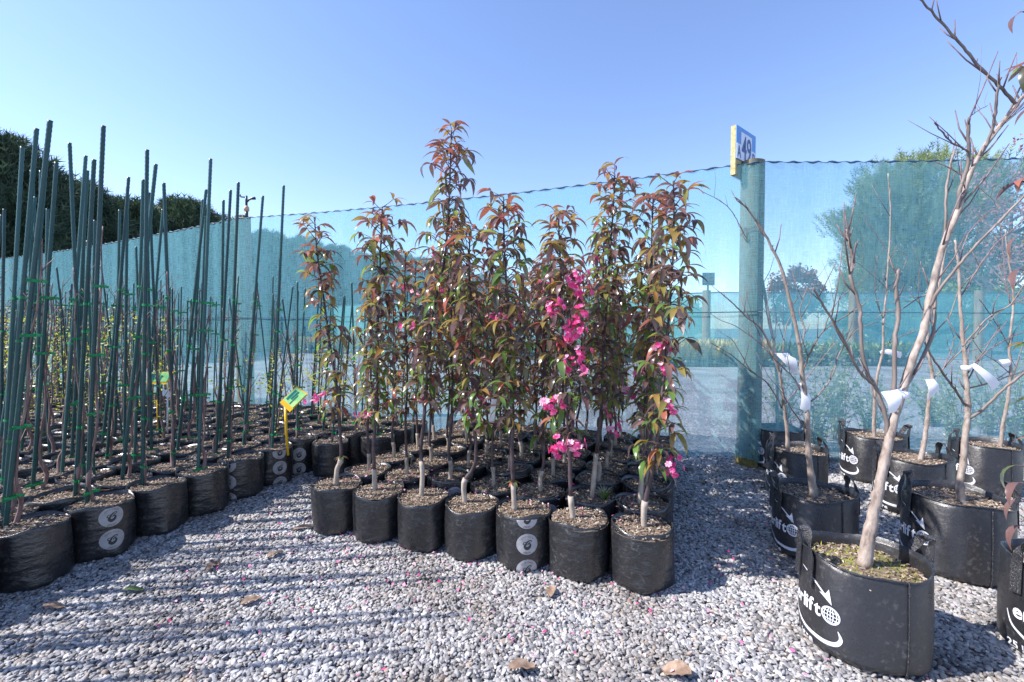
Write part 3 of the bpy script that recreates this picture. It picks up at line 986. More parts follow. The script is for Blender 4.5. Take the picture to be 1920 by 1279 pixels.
# ------------------------------------------------------------------ staked sapling block
def stake_mesh(L, r):
    b = MB(); n = 8; V = []; F = []
    m = int(L / .011)
    for i in range(m + 1):
        z = L * i / m
        rr = r * (1.0 + (.10 if i % 2 else -.03))
        for k in range(n):
            a = 2 * math.pi * (k + (.25 if (i // 2) % 2 else 0)) / n
            V.append((rr * math.cos(a), rr * math.sin(a), z))
    for i in range(m):
        for k in range(n):
            F.append((i * n + k, i * n + (k + 1) % n, (i + 1) * n + (k + 1) % n, (i + 1) * n + k))
    F.append(tuple(m * n + k for k in range(n)))
    b.add(V, F)
    return b.mesh('stake', 'stake')
STAKE_T, STAKE_M, STAKE_S = stake_mesh(1.86, .0088), stake_mesh(1.36, .0062), stake_mesh(1.2, .0062)
def tie_mesh(r):
    b = MB(); ring = []
    for i in range(15):
        a = 2 * math.pi * i / 14
        ring.append(((r + .013) * math.cos(a) + .010, (r + .0015) * math.sin(a), 0))
    V = []; F = []
    for i, p in enumerate(ring):
        V += [(p[0], p[1], -.006), (p[0], p[1], .006)]
    for i in range(14): F.append((2 * i, 2 * i + 2, 2 * i + 3, 2 * i + 1))
    b.add(V, F)
    b.box((-.016 - r * .5, -r - .003, 0), .03, .002, .012, Euler((0, 0, .3)).to_matrix())
    b.box((r + .026, -.008, .001), .024, .003, .012, Euler((0, .2, -.4)).to_matrix())
    return b.mesh('tie', 'tie', False)
TIE, TIE_S = tie_mesh(.0105), tie_mesh(.007)
def young_stem(seed, L, yellow):
    q = random.Random(seed); b = MB()
    pts = []; n = 12
    ox = .028
    for i in range(n + 1):
        t = i / n
        z = L * t
        x = ox * (1 - .35 * min(1, t * 6)) + .006 * math.sin(t * 17 + seed) + q.uniform(-.004, .004)
        if i == 1: x += q.choice((-.02, .02))
        pts.append(Vector((x, q.uniform(-.006, .006) - .004, z)))
    pts = smooth_path(pts, 3)
    m = len(pts)
    b.tube(pts, [(.0068 if i > 5 else .0095) * (1 - .7 * i / m) * (1.25 if i % 4 == 0 else 1) for i in range(m)], 6)
    for k in range(q.choice((3, 5, 6)) + (8 if yellow else 0)):
        i = q.randrange(10, m - 2); a = q.uniform(0, 6.28); l = q.uniform(.04, .10) * (2.0 if yellow else 1)
        d = Vector((math.cos(a), math.sin(a), 1.6)).normalized()
        b.tube([pts[i], pts[i] + d * l * .5 + Vector((0, 0, .006)), pts[i] + d * l], [.0026, .002, .0012], 4)
        if yellow: pts = pts + [pts[i] + d * l * f for f in (.4, .6, .8, 1)]
    lm = None
    if yellow:
        g = MB()
        for _ in range(60):
            p = q.choice(pts[8:]); d = Vector((q.uniform(-1, 1), q.uniform(-1, 1), q.uniform(-.3, 1))).normalized()
            s_ = d.orthogonal().normalized() * q.uniform(.004, .008); l = q.uniform(.012, .03)
            g.add([p, p + d * l * .5 - s_, p + d * l, p + d * l * .5 + s_], [(0, 1, 2, 3)])
        lm = g.mesh('leaves', 'bud_yellow')
    return b.mesh('stem', 'young_stem'), lm
YS = [young_stem(i, [1.25, 1.1, 1.35, 1.0, 1.2][i], False) for i in range(5)]
YSY = [young_stem(20 + i, [1.2, 1.05, 1.3][i], True) for i in range(3)]
YSS = [young_stem(30 + i, [.7, .85][i], i == 1) for i in range(2)]
EDGE = {0: ((10, 998), (94, 226)), 1: ((163, 949), (194, 236)), 2: ((267, 916), (276, 281)), 3: ((371, 886), (395, 298)), 4: ((427, 862), (447, 342)), 5: ((510, 838), (532, 348))}
EDGE_LABEL = {
 0: 'plain black bag at the gravel edge whose thick green stake leans steeply sideways',
 1: 'black bag with two big round badges and a straight green stake at the gravel edge',
 2: 'plain black bag with straight single stake, between badge-printed bag and another plain bag',
 3: 'plain black bag with tall stake, next to the bag with badges on its inner side',
 4: 'staked black bag with three round badges, next to the corner bag of the block',
 5: 'corner bag of the staked block with three badges, holding the yellow label stick',
}
STK = 'black bag with tall green stake and thin bare sapling deep in the staked block'
STK_Y = 'black bag with a stake and sapling breaking into small yellow leaves near the cloth'
STK_S = 'black bag with short thin green stake in the back corner of the staked block'
lq = random.Random(12)
count_left = 0
for i in range(-3, 19):
    for j in range(-3, 26):
        p = LP0 + LI * i + LJ * j
        if j < 0 and i < 6: continue
        if j == -1 and i < 6 or j == -2 and i < 7 or j == -3 and i < 8: continue
        x, y = pix((p.x, p.y, POT_H))
        if (x < -110 and i >= 0) or p.y < .75 or (i < 0 and j > 4): continue
        edge = j == 0 and i in EDGE
        if not edge:
            p = p + Vector((lq.uniform(-.014, .014), lq.uniform(-.014, .014)))
        if p.y + .16 > fence_y(p.x): continue
        # clear of the crabapple block
        if any((p - mpos(c, k)).length < .25 for c in (0,) for k in range(7)): continue
        count_left += 1
        short = i >= 6 and j <= 3
        mid = not short and (p.y > 3.75)
        nostake = mid and lq.random() < .3
        yellow = (not short) and (p.y > 3.3) and x < 330
        bi = lq.randrange(6); rz = lq.uniform(0, 6.28)
        if edge: bi = i; rz = 0.0
        lab = EDGE_LABEL[i] if edge else STK_S if short else STK_Y if yellow else STK
        t, bag_o = pot_base('staked_sapling', lab, 'potted sapling', 'staked saplings in black bags', p, bi, rz)
        if edge and i in (1, 4, 5):
            face = math.atan2(-p.y, -p.x)
            th = face + {1: .28, 4: -.55, 5: .35}[i]
            for z_, h_ in ((.232, 'top'), (.125, None), (.018, 'bottom')):
                if i == 1 and z_ < .1: continue
                badge(t, bi, th, z_ - (.03 if i == 1 else 0), h_)
        elif (i, j) in ((6, 0), (3, 2), (2, 1)):
            face = math.atan2(-p.y, -p.x)
            badge(bag_o, bi, face - rz, .15); badge(bag_o, bi, face - rz, .045, 'bottom')
        if nostake and not edge: t['label'] = 'black bag with an unstaked sapling near the cloth in the staked block'
        smesh = STAKE_S if short else STAKE_M if mid else STAKE_T
        SL = 1.2 if short else 1.36 if mid else 1.86
        if edge:
            b0 = P(*EDGE[i][0], p.y) - Vector((p.x, p.y, 0)); t0 = P(*EDGE[i][1], p.y) - Vector((p.x, p.y, 0))
            b0.z = POT_H - .03
            d = (t0 - b0).normalized(); sc = (t0 - b0).length / SL
        else:
            b0 = Vector((lq.uniform(-.035, .035), lq.uniform(-.035, .035), POT_H - .03))
            d = Vector((lq.gauss(.045, .04), lq.gauss(0, .03), 1)).normalized(); sc = lq.uniform(.90, 1.02)
            if lq.random() < .07: d = Vector((lq.choice((-.12, .13)), 0, 1)).normalized()
        rot = d.to_track_quat('Z', 'Y').to_matrix().to_4x4() @ Matrix.Rotation(lq.uniform(-.9, .9), 4, 'Z')
        if not nostake:
            so = obj('stake', smesh, t)
            so.matrix_local = Matrix.Translation(b0) @ rot @ Matrix.Diagonal((1, 1, sc * (lq.uniform(.85, 1.05) if mid else 1), 1))
        ym = lq.choice(YSS) if short else lq.choice(YSY) if yellow else lq.choice(YS)
        st = obj('stem', ym[0], t); st.matrix_local = Matrix.Translation(b0) @ rot
        if ym[1]:
            lv = obj('leaves', ym[1], t); lv.matrix_local = st.matrix_local.copy(); lv['kind'] = 'stuff'
        hs = [.08, .42, .78, 1.05] if not short else [.1, .35, .6]
        for hh in hs:
            if (lq.random() < .15 and not edge) or nostake: continue
            to = obj('tie', TIE_S if short else TIE, t)
            to.matrix_local = Matrix.Translation(b0 + d * (hh + lq.uniform(-.07, .07))) @ rot
        if not edge and lq.random() < .10 and not short:
            t['label'] = 'black bag whose sapling stands between two green stakes in the staked block'
            d2 = Vector((lq.gauss(-.02, .05), lq.gauss(0, .03), 1)).normalized()
            so = obj('stake', STAKE_M, t)
            so.matrix_local = Matrix.Translation(b0 + Vector((.04, .02, 0))) @ d2.to_track_quat('Z', 'Y').to_matrix().to_4x4()

# yellow plant-label signs
def label_sign(corners, stick, depth, tilt, label):
    c = [P(x, y, depth) for x, y in corners]
    base = G(*stick[1], POT_H - .02) if False else P(*stick[1], depth)
    base.z = POT_H - .03
    t = thing('plant_label_sign', label, 'sign', base)
    cen = sum(c, Vector()) / 4
    U = (c[1] - c[0]); W_ = (c[3] - c[0])
    N = U.cross(W_).normalized()
    if N.y > 0: N = -N
    # lean the card back
    ax = Vector((1, 0, 0)); Mr = Matrix.Rotation(-tilt, 3, ax)
    c = [cen + Mr @ (p - cen) for p in c]; N = (Mr @ N)
    L = lambda p: p - base
    def slab(q4, th, o_, mt, nm, par):
        b = MB(); V = [L(p) + N * (o_ + th) for p in q4] + [L(p) + N * o_ for p in q4]
        b.add(V, [(0, 1, 2, 3), (7, 6, 5, 4), (0, 4, 5, 1), (1, 5, 6, 2), (2, 6, 7, 3), (3, 7, 4, 0)])
        return obj(nm, b.mesh(nm, mt, False), par)
    slab(c, .005, 0, 'sign_yellow', 'holder', t)
    def inner(a0, a1, b0, b1):
        f = lambda a, b: c[0].lerp(c[1], a).lerp(c[3].lerp(c[2], a), b)
        return [f(a0, b0), f(a1, b0), f(a1, b1), f(a0, b1)]
    card = slab(inner(.2, .95, .06, .94), .002, .0055, 'sign_green', 'card', t)
    for a0, a1, b0, b1 in ((.3, .85, .14, .30), (.42, .85, .36, .5), (.24, .72, .55, .62)):
        slab(inner(a0, a1, b0, b1), .001, .0078, 'sign_teal', 'printed_band', card)
    b = MB(); s0 = P(*stick[0], depth)
    b.tube([Vector((0, 0, 0)), L(s0) * .5 + Vector((-.004, 0, 0)), L(s0) - N * .004], [.008, .0085, .011], 6)
    obj('stick', b.mesh('stick', 'sign_yellow'), t)
label_sign([(526, 755), (553, 724), (577, 739), (548, 773)], ((535, 762), (540, 838)), 3.06, .35, 'yellow stick sign with a green card in the corner bag of the staked block')
label_sign([(276, 720), (280, 698), (325, 697), (314, 721)], ((297, 718), (296, 785)), 3.75, .2, 'yellow stick sign with a green card among the tall stakes')
def white_marker():
    b0 = P(313, 775, 3.6); b0.z = POT_H - .03
    t = thing('plant_marker', 'small white plastic marker with a wavy head among the stakes', 'marker', b0)
    h = P(314, 740, 3.6) - b0
    b = MB(); b.tube([(0, 0, 0), h * .6, h], .006, 5); obj('stick', b.mesh('stick', 'paper'), t)
    b = MB(); b.box(h + Vector((0, -.004, .01)), .055, .004, .05, Euler((0, .2, .1)).to_matrix()); obj('head', b.mesh('head', 'paper', False), t)
white_marker()

# ------------------------------------------------------------------ strap-handled woven bags with bare trees
ER_T, ER_W = text_letters('erlift', .062, .0016, .4)
LIT_T, LIT_W = text_letters('25 Litre', .034, .001, .8)
SM_T, SM_W = text_letters('R2021', .017, .0005, 1)
def print_meshes(bag):
    z0 = .150; th0 = 0
    def put(b, V, F): b.add(on_bag(bag, V, th0, z0, .0016), F)
    b = MB()
    k = 1.0
    for V, F in ER_T:
        put(b, [((v[0] - ER_W) - .028, (v[1] - .02) * 1.05) for v in V], F)
    word = b
    g = MB(); gr = .026
    circ = [(gr * math.cos(a), gr * math.sin(a)) for a in [2 * math.pi * i / 32 for i in range(33)]]
    put(g, *ribbon(circ, [.0045] * 33))
    for ex in (.33, .72):
        for sg in (-1, 1):
            put(g, *ribbon([(sg * gr * ex * math.cos(a), gr * math.sin(a)) for a in [-math.pi / 2 + math.pi * i / 14 for i in range(15)]], [.0026] * 15))
    put(g, *ribbon([(0, -gr + gr * 2 * i / 8) for i in range(9)], [.0026] * 9))
    for yy in (-.45, 0, .45):
        w_ = math.sqrt(1 - yy * yy) * gr
        put(g, *ribbon([(-w_ + 2 * w_ * i / 8, yy * gr) for i in range(9)], [.0026] * 9))
    a_ = MB()
    put(a_, *ribbon_w([(-.115, .108), (-.08, .098), (-.045, .08), (-.014, .056)], [.002, .0045, .006, .006]))
    put(a_, [(-.036, .060), (.004, .034), (-.006, .082), (-.015, .064)], [(0, 1, 3), (1, 2, 3)])
    s_ = MB()
    put(s_, *ribbon_w([(-.175, -.01), (-.155, -.055), (-.10, -.085), (-.035, -.095), (.012, -.088), (.030, -.066), (.022, -.040)], [.003, .007, .011, .013, .014, .011, .002]))
    l_ = MB()
    for V, F in LIT_T: put(l_, [((v[0] - LIT_W) - .055, v[1] - .128) for v in V], F)
    for V, F in SM_T: put(l_, [((v[0] - SM_W) - .062, v[1] - .15) for v in V], F)
    return [(nm, x.mesh(nm, 'print_white', False)) for nm, x in (('brand_lettering', word), ('globe_print', g), ('arrow_print', a_), ('swoosh_print', s_), ('size_lettering', l_))]
BIG_PRINT = [print_meshes(b) for b in BIG_BAGS]
def handle_mesh(bag, th, seed, hh):
    """strap loop: sewn tail on the wall, loop above the rim"""
    q = random.Random(seed); b = MB()
    r = bag.r
    cx = Vector((math.cos(th), math.sin(th), 0)); tx = Vector((-math.sin(th), math.cos(th), 0))
    sp = .04
    zr = bag.h
    lean = q.uniform(-.035, .03)
    path = []
    for z in (zr - .10, zr - .05, zr - .005):
        path.append((cx * (bag.R(th - sp / r, z) + .004) - tx * sp + Vector((0, 0, z)), cx))
    n = 9
    for i in range(1, n):
        a = math.pi * i / n
        up = math.sin(a) * hh
        o = r + .004 + lean * math.sin(a) + q.uniform(-.003, .003)
        path.append((cx * o - tx * sp * math.cos(a) * (1 - .35 * math.sin(a)) + Vector((0, 0, zr + up)), (cx * (1 - .8 * math.sin(a)) + Vector((0, 0, .8)) * math.sin(a) + tx * q.uniform(-.3, .3)).normalized()))
    for z in (zr - .005, zr - .05, zr - .10):
        path.append((cx * (bag.R(th + sp / r, z) + .004) + tx * sp + Vector((0, 0, z)), cx))
    sm = smooth_path([p for p, _ in path], 3)
    V = []; F = []
    m = len(sm)
    for i, p in enumerate(sm):
        tdir = (sm[min(i + 1, m - 1)] - sm[max(i - 1, 0)]).normalized()
        k = min(i // 3, len(path) - 1); N = path[k][1]
        if k + 1 < len(path): N = N.lerp(path[k + 1][1], (i % 3) / 3)
        W_ = tdir.cross(N).normalized() * .015; N2 = W_.cross(tdir).normalized() * .0015
        V += [p - W_ - N2, p + W_ - N2, p + W_ + N2, p - W_ + N2]
    for i in range(m - 1):
        for k in range(4):
            F.append((4 * i + k, 4 * i + (k + 1) % 4, 4 * i + 4 + (k + 1) % 4, 4 * i + 4 + k))
    b.add(V, F)
    return b.mesh('handle', 'strap', False)
def seam_mesh(bag, th):
    b = MB()
    pts = [(bag.R(th, z) + .002) * Vector((math.cos(th), math.sin(th), 0)) + Vector((0, 0, z)) for z in [bag.h * i / 30 for i in range(1, 31)]]
    b.tube(pts, [.0022 if i % 2 else .0035 for i in range(30)], 5)
    return b.mesh('side_seam', 'strap')
def rimfold(bag):
    b = MB(); n = 72
    pts = []
    for k in range(n + 1):
        a = 2 * math.pi * k / n
        pts.append(((bag.R(a, bag.h) + .001) * math.cos(a), (bag.R(a, bag.h) + .001) * math.sin(a), bag.rim(a) + .002))
    b.tube(pts, [.0028 if k % 2 else .0038 for k in range(n + 1)], 5, cap=False)
    return b.mesh('rim_hem', 'woven')
BIG_RIM = [rimfold(b) for b in BIG_BAGS]
BIG_SEAM = [seam_mesh(b, 1.15) for b in BIG_BAGS]
BIG_HANDLE = [[handle_mesh(b, -.60, 5 + i, .085), handle_mesh(b, math.pi - .55, 15 + i, .07)] for i, b in enumerate(BIG_BAGS)]

def big_bag(xy, vi, rz, soil, label, s=1.0):
    t = thing('strap_bag_tree', label, 'potted tree', (xy[0], xy[1], 0), 0, 'bare trees in strap-handled bags')
    t['_s'] = s
    rot = (0, 0, rz); sc = (s, s, s)
    bo = obj('bag', BIG_BAG_MESH[vi], t, rot=rot, scale=sc)
    obj('rim_hem', BIG_RIM[vi], bo); obj('side_seam', BIG_SEAM[vi], bo)
    for nm, me in BIG_PRINT[vi]: obj(nm, me, bo)
    for hm in BIG_HANDLE[vi]: obj('handle', hm, t, rot=rot, scale=sc)
    obj('soil', BIG_SOIL[soil], t, (0, 0, .315 * s - (.035 if soil != 2 else .05)), (0, 0, rz * 2), sc)
    return t

def bare_tree(t, xy, branches, seed, twig=1.0):
    """branches: (pixel polyline, r0, r1, depth drift); a pixel only gives direction, depth follows the bag and drifts"""
    q = random.Random(seed)
    org = Vector((xy[0], xy[1], 0))
    known = []
    for bi, (poly, r0, r1, dd) in enumerate(branches):
        if bi == 0: d0 = xy[1]
        else:
            x, y = poly[0]
            d0 = min(known, key=lambda k: (k[0] - x) ** 2 + (k[1] - y) ** 2)[2]
        n = len(poly); W = []
        for i, (x, y) in enumerate(poly):
            de = d0 + dd * i / max(1, n - 1)
            W.append(P(x, y, de)); 
        if bi == 0:
            W[0].z = .27
        sm = smooth_path(W, 5)
        m = len(sm)
        for i, p_ in enumerate(sm):
            known.append((*pix(p_), p_.y))
        pts = [p_ - org + Vector((q.uniform(-1, 1), q.uniform(-1, 1), 0)) * .0018 for p_ in sm]
        rad = []
        for i in range(m):
            tt = i / (m - 1)
            r = (r0 + (r1 - r0) * tt) * (.92 if bi == 0 else .80)
            if bi == 0 and tt < .12: r *= 1 + .35 * (1 - tt / .12)
            if i % 5 == 0 and 0 < i < m - 1: r *= 1.14
            rad.append(r)
        b = MB(); b.tube(pts, rad, 10 if r0 > .01 else 7, 0)
        # short spurs and side twigs
        for i in range(2, m - 1):
            if bi == 0 and i < m * .45: continue
            if q.random() < .36 * twig:
                a = q.uniform(0, 6.28); l = q.choice((.012, .016, .03, .06, .10, .15, .22)) * q.uniform(.7, 1.2)
                tdir = (sm[min(i + 1, m - 1)] - sm[i - 1]).normalized()
                sd_ = Vector((math.cos(a), math.sin(a) * .7, .2))
                d = (tdir * .75 + sd_ * .7 + Vector((0, 0, .25))).normalized()
                e1 = pts[i] + d * l * .5; e2 = e1 + (d + Vector((q.uniform(-.3, .3), q.uniform(-.3, .3), .35))).normalized() * l * .5
                rr = min(rad[i] * .6, .0032)
                b.tube([pts[i], e1, e2], [rr, rr * .8, rr * .5], 5, 1)
        obj('trunk' if bi == 0 else 'branch', b.mesh('trunk' if bi == 0 else 'branch', ['bark' if r0 > .0095 else 'limb' if r0 > .0045 else 'twig', 'twig']), t)
def paper_tag(t, xy, quad, depth, wrap=None):
    org = Vector((xy[0], xy[1], 0))
    c = [P(x, y, depth) - org for x, y in quad]
    b = MB(); N = Vector((0, -1, 0)); V = []; F = []
    n = 6
    for i in range(n + 1):
        s_ = i / n
        for k in range(3):
            u = k / 2
            p = c[0].lerp(c[1], u).lerp(c[3].lerp(c[2], u), s_)
            V.append(p + N * (.012 * math.sin(s_ * 3.0) + .006 * math.sin(u * 3)))
    for i in range(n):
        for k in range(2):
            a = i * 3 + k; F.append((a, a + 1, a + 4, a + 3))
    b.add(V, F); m = len(V)
    b.add([Vector(v) + Vector((.0004, .0008, 0)) for v in V], [tuple(reversed(f)) for f in F])
    if wrap:
        p0 = P(wrap[0], wrap[1], depth + .01) - org
        b.tube([p0 - Vector((0, 0, .01)), p0 + Vector((0, 0, .01))], wrap[2], 8)
    obj('paper_tag', b.mesh('paper_tag', 'paper'), t)

def bagxy(x, y, h=.315): 
    p = G(x, y, h); return (p.x, p.y)
TH = 3.60
# front bag ------------------------------------------------------------
A = bagxy(1617, 1038)
t = big_bag(A, 0, TH, 2, 'large woven bag with mossy soil and the thickest bare branching tree')
bare_tree(t, A, [
 ([(1620, 1050), (1632, 990), (1645, 930), (1658, 868), (1672, 800), (1690, 740), (1712, 670), (1732, 620), (1745, 550), (1772, 450), (1795, 400), (1817, 330), (1850, 270), (1905, 197), (1935, 165)], .0185, .006, .12),
 ([(1905, 197), (1872, 160), (1840, 130), (1817, 102), (1790, 70), (1765, 42), (1745, 20), (1722, -6)], .0065, .0035, -.06),
 ([(1835, 295), (1850, 270), (1862, 235), (1868, 195), (1875, 145)], .0065, .005, -.08),
 ([(1795, 400), (1800, 360), (1812, 320), (1817, 285), (1815, 250), (1817, 220)], .008, .0055, -.05),
 ([(1817, 285), (1800, 275), (1785, 268), (1768, 250), (1752, 230)], .004, .0025, -.04),
 ([(1817, 220), (1835, 207), (1852, 198)], .002, .0012, .02),
 ([(1690, 740), (1745, 640), (1752, 570), (1760, 500), (1772, 425), (1775, 350), (1790, 280)], .0075, .005, .16),
 ([(1735, 590), (1760, 545), (1795, 500), (1830, 460), (1875, 415), (1925, 362)], .007, .004, -.1),
 ([(1800, 370), (1815, 345), (1805, 330), (1780, 315), (1757, 304)], .0035, .002, .05),
 ([(1664, 857), (1664, 823), (1659, 775), (1640, 722), (1622, 688), (1613, 610), (1612, 575), (1595, 525), (1600, 490), (1592, 455), (1587, 430)], .0085, .0062, .05),
 ([(1640, 722), (1619, 705), (1600, 677), (1578, 630), (1545, 575), (1525, 540)], .0065, .0036, -.12),
 ([(1678, 785), (1677, 724), (1678, 640), (1685, 590), (1680, 540), (1685, 505)], .009, .0078, .04),
 ([(1745, 550), (1720, 560), (1690, 580), (1660, 585), (1640, 600)], .0028, .0015, .1),
 ([(1850, 270), (1875, 240), (1890, 215), (1905, 180), (1922, 148)], .005, .003, .08),
], 1)
paper_tag(t, A, [(1652, 735), (1690, 728), (1678, 772), (1665, 775)], A[1] - .02, (1690, 740, .022))
# bag beside the crabapples --------------------------------------------
B = bagxy(1527, 915)
t = big_bag(B, 1, TH + .05, 0, 'woven bag with one pale curved trunk, between the crabapples and the mossy front bag', .97)
bare_tree(t, B, [
 ([(1526, 918), (1521, 893), (1516, 851), (1515, 809), (1511, 752), (1504, 700), (1500, 654), (1483, 576), (1468, 513), (1448, 466), (1425, 423), (1400, 390), (1376, 368)], .0155, .0028, -.1),
 ([(1504, 700), (1520, 660), (1545, 620), (1590, 590), (1620, 570)], .005, .0022, -.15),
 ([(1511, 760), (1535, 740), (1560, 705), (1575, 660), (1605, 620), (1645, 604)], .005, .0022, .1),
 ([(1500, 654), (1508, 620), (1500, 580), (1512, 545)], .005, .003, .1),
 ([(1511, 760), (1495, 720), (1470, 690), (1440, 660), (1425, 630), (1412, 600)], .0045, .002, .1),
 ([(1483, 576), (1495, 560), (1510, 545)], .003, .0018, -.05),
 ([(1515, 809), (1490, 775), (1470, 740), (1462, 700)], .0045, .002, -.06),
 ([(1545, 620), (1560, 580), (1580, 555), (1592, 545)], .003, .0015, -.06),
], 2)
paper_tag(t, B, [(1500, 725), (1518, 740), (1515, 775), (1499, 766)], B[1] - .03, (1505, 722, .016))
# two by the post --------------------------------------------------------
E = bagxy(1459, 801)
t = big_bag(E, 2, TH - .1, 1, 'woven strap bag tucked between the numbered post and the shade cloth', .97)
bare_tree(t, E, [
 ([(1459, 808), (1457, 770), (1458, 730), (1455, 690), (1450, 640), (1436, 556), (1425, 498), (1415, 451), (1400, 395), (1390, 372)], .0115, .0028, .02),
 ([(1452, 650), (1440, 600), (1428, 529), (1405, 459), (1391, 431), (1374, 400), (1355, 380), (1315, 358)], .006, .0025, -.06),
 ([(1455, 690), (1470, 640), (1468, 580), (1474, 520), (1454, 518)], .0045, .002, -.06),
 ([(1452, 640), (1456, 590), (1450, 560), (1453, 520)], .004, .002, .0),
 ([(1455, 690), (1480, 640), (1495, 600), (1508, 545)], .004, .002, -.02),
], 3)
Fb = bagxy(1494, 838)
t = big_bag(Fb, 3, TH + .1, 0, 'woven strap bag with a dark slanting trunk in front of the one by the post', .97)
bare_tree(t, Fb, [
 ([(1478, 845), (1475, 800), (1470, 760), (1464, 710), (1450, 668), (1430, 620), (1401, 595), (1370, 565), (1346, 545)], .0125, .0026, -.12),
 ([(1466, 765), (1440, 720), (1409, 697), (1370, 665), (1331, 642)], .006, .0024, -.1),
 ([(1409, 697), (1390, 665), (1375, 640), (1363, 630)], .003, .0018, -.04),
 ([(1450, 668), (1420, 640), (1380, 612), (1350, 600), (1329, 585)], .0035, .0018, .05),
 ([(1464, 710), (1468, 660), (1475, 610), (1490, 580)], .0055, .0025, .05),
 ([(1470, 760), (1490, 735), (1520, 700), (1560, 650), (1590, 625)], .004, .002, -.1),
 ([(1464, 710), (1450, 640), (1440, 580), (1442, 540), (1452, 520)], .0045, .002, .1),
 ([(1475, 800), (1500, 780), (1505, 765)], .003, .002, -.08),
], 4)
paper_tag(t, Fb, [(1452, 662), (1478, 662), (1498, 698), (1488, 702)], Fb[1] - .03)
paper_tag(t, Fb, [(1470, 663), (1492, 672), (1494, 697), (1474, 684)], Fb[1] - .05)
# middle pair -------------------------------------------------------------
Db = G(1641, 803, .33); Db = (Db.x, min(Db.y, 3.22)); Db = (Db[1] * (1641 - 960) / FPX, Db[1])
t = big_bag(Db, 0, TH - .15, 1, 'woven strap bag standing right against the shade cloth, two from the numbered post', 1.05)
bare_tree(t, Db, [
 ([(1640, 809), (1639, 770), (1642, 724), (1648, 690), (1655, 660), (1657, 600), (1662, 540), (1667, 475), (1670, 390), (1665, 325)], .0115, .0036, -.05),
 ([(1657, 600), (1645, 570), (1640, 530), (1645, 480)], .004, .002, -.06),
 ([(1662, 540), (1685, 520), (1700, 480), (1682, 470)], .003, .0016, .04),
 ([(1655, 650), (1690, 630), (1720, 620), (1740, 600)], .0035, .002, -.1),
 ([(1667, 475), (1650, 450), (1630, 420), (1621, 400)], .0025, .0015, .06),
 ([(1662, 540), (1640, 520), (1615, 498), (1600, 490)], .0025, .0015, -.05),
], 5)
paper_tag(t, Db, [(1648, 660), (1655, 653), (1690, 660), (1688, 672)], Db[1] - .02, (1655, 661, .014))
Cb = bagxy(1712, 858)
t = big_bag(Cb, 1, TH + .12, 0, 'woven strap bag with a leaning trunk between mossy front bag and cloth', 1.04)
bare_tree(t, Cb, [
 ([(1725, 862), (1733, 830), (1738, 790), (1743, 740), (1748, 700), (1740, 660), (1742, 600), (1760, 540), (1772, 470), (1790, 420), (1800, 360)], .0135, .004, .05),
 ([(1748, 712), (1770, 690), (1800, 660), (1840, 620), (1880, 580), (1925, 560)], .005, .003, -.06),
 ([(1742, 640), (1765, 610), (1782, 590), (1800, 540), (1830, 510)], .005, .0028, .08),
 ([(1770, 690), (1782, 660), (1790, 630)], .004, .0025, .03),
 ([(1742, 600), (1725, 570), (1722, 540), (1726, 490)], .004, .0022, -.05),
 ([(1800, 660), (1830, 655), (1855, 640), (1890, 600)], .003, .002, -.04),
], 6)
paper_tag(t, Cb, [(1735, 712), (1750, 710), (1760, 730), (1740, 750)], Cb[1] - .03, (1745, 715, .016))
# right pair ---------------------------------------------------------------
Hb = (1.99, 2.02)
t = big_bag(Hb, 2, TH - .2, 0, 'wide woven bag with pale forked trunk and stitched seam, beside the mossy front bag', 1.06)
bare_tree(t, Hb, [
 ([(1806, 938), (1800, 912), (1805, 870), (1812, 800), (1815, 760), (1812, 720), (1810, 680), (1805, 630), (1800, 560), (1798, 500), (1790, 450)], .0165, .0045, .05),
 ([(1812, 788), (1840, 770), (1870, 740), (1900, 715), (1935, 690)], .009, .0055, -.1),
 ([(1808, 758), (1790, 730), (1768, 700), (1745, 665), (1733, 640)], .0065, .004, -.08),
 ([(1815, 728), (1850, 720), (1885, 708), (1935, 690)], .005, .003, .1),
 ([(1805, 650), (1830, 620), (1860, 590), (1895, 570), (1930, 520)], .005, .0028, -.1),
 ([(1800, 560), (1830, 510), (1865, 460), (1900, 430), (1930, 400)], .0045, .0025, .05),
 ([(1798, 500), (1815, 440), (1850, 400), (1870, 385), (1832, 348)], .0035, .0018, .1),
 ([(1895, 570), (1885, 520), (1880, 460), (1875, 410)], .003, .0016, .05),
 ([(1812, 720), (1840, 670), (1880, 640), (1925, 620)], .004, .0025, .12),
], 7)
paper_tag(t, Hb, [(1818, 685), (1826, 680), (1874, 718), (1860, 733)], Hb[1] - .03, (1812, 690, .018))
Ib = (3.16, 3.02)
t = big_bag(Ib, 3, TH - .1, 1, 'woven strap bag with slim trunk against the cloth at the row end', 1.0)
bare_tree(t, Ib, [
 ([(1875, 832), (1880, 800), (1890, 750), (1895, 700), (1893, 650), (1898, 600), (1900, 540), (1890, 480), (1885, 430)], .012, .004, -.05),
 ([(1893, 720), (1908, 680), (1920, 640), (1930, 610)], .005, .003, -.06),
 ([(1893, 650), (1870, 610), (1850, 580), (1835, 560)], .004, .0022, -.05),
 ([(1893, 700), (1870, 680), (1840, 660), (1820, 630)], .0035, .002, -.08),
], 8)
paper_tag(t, Ib, [(1872, 675), (1890, 673), (1893, 685), (1878, 688)], Ib[1] - .02, (1891, 678, .012))
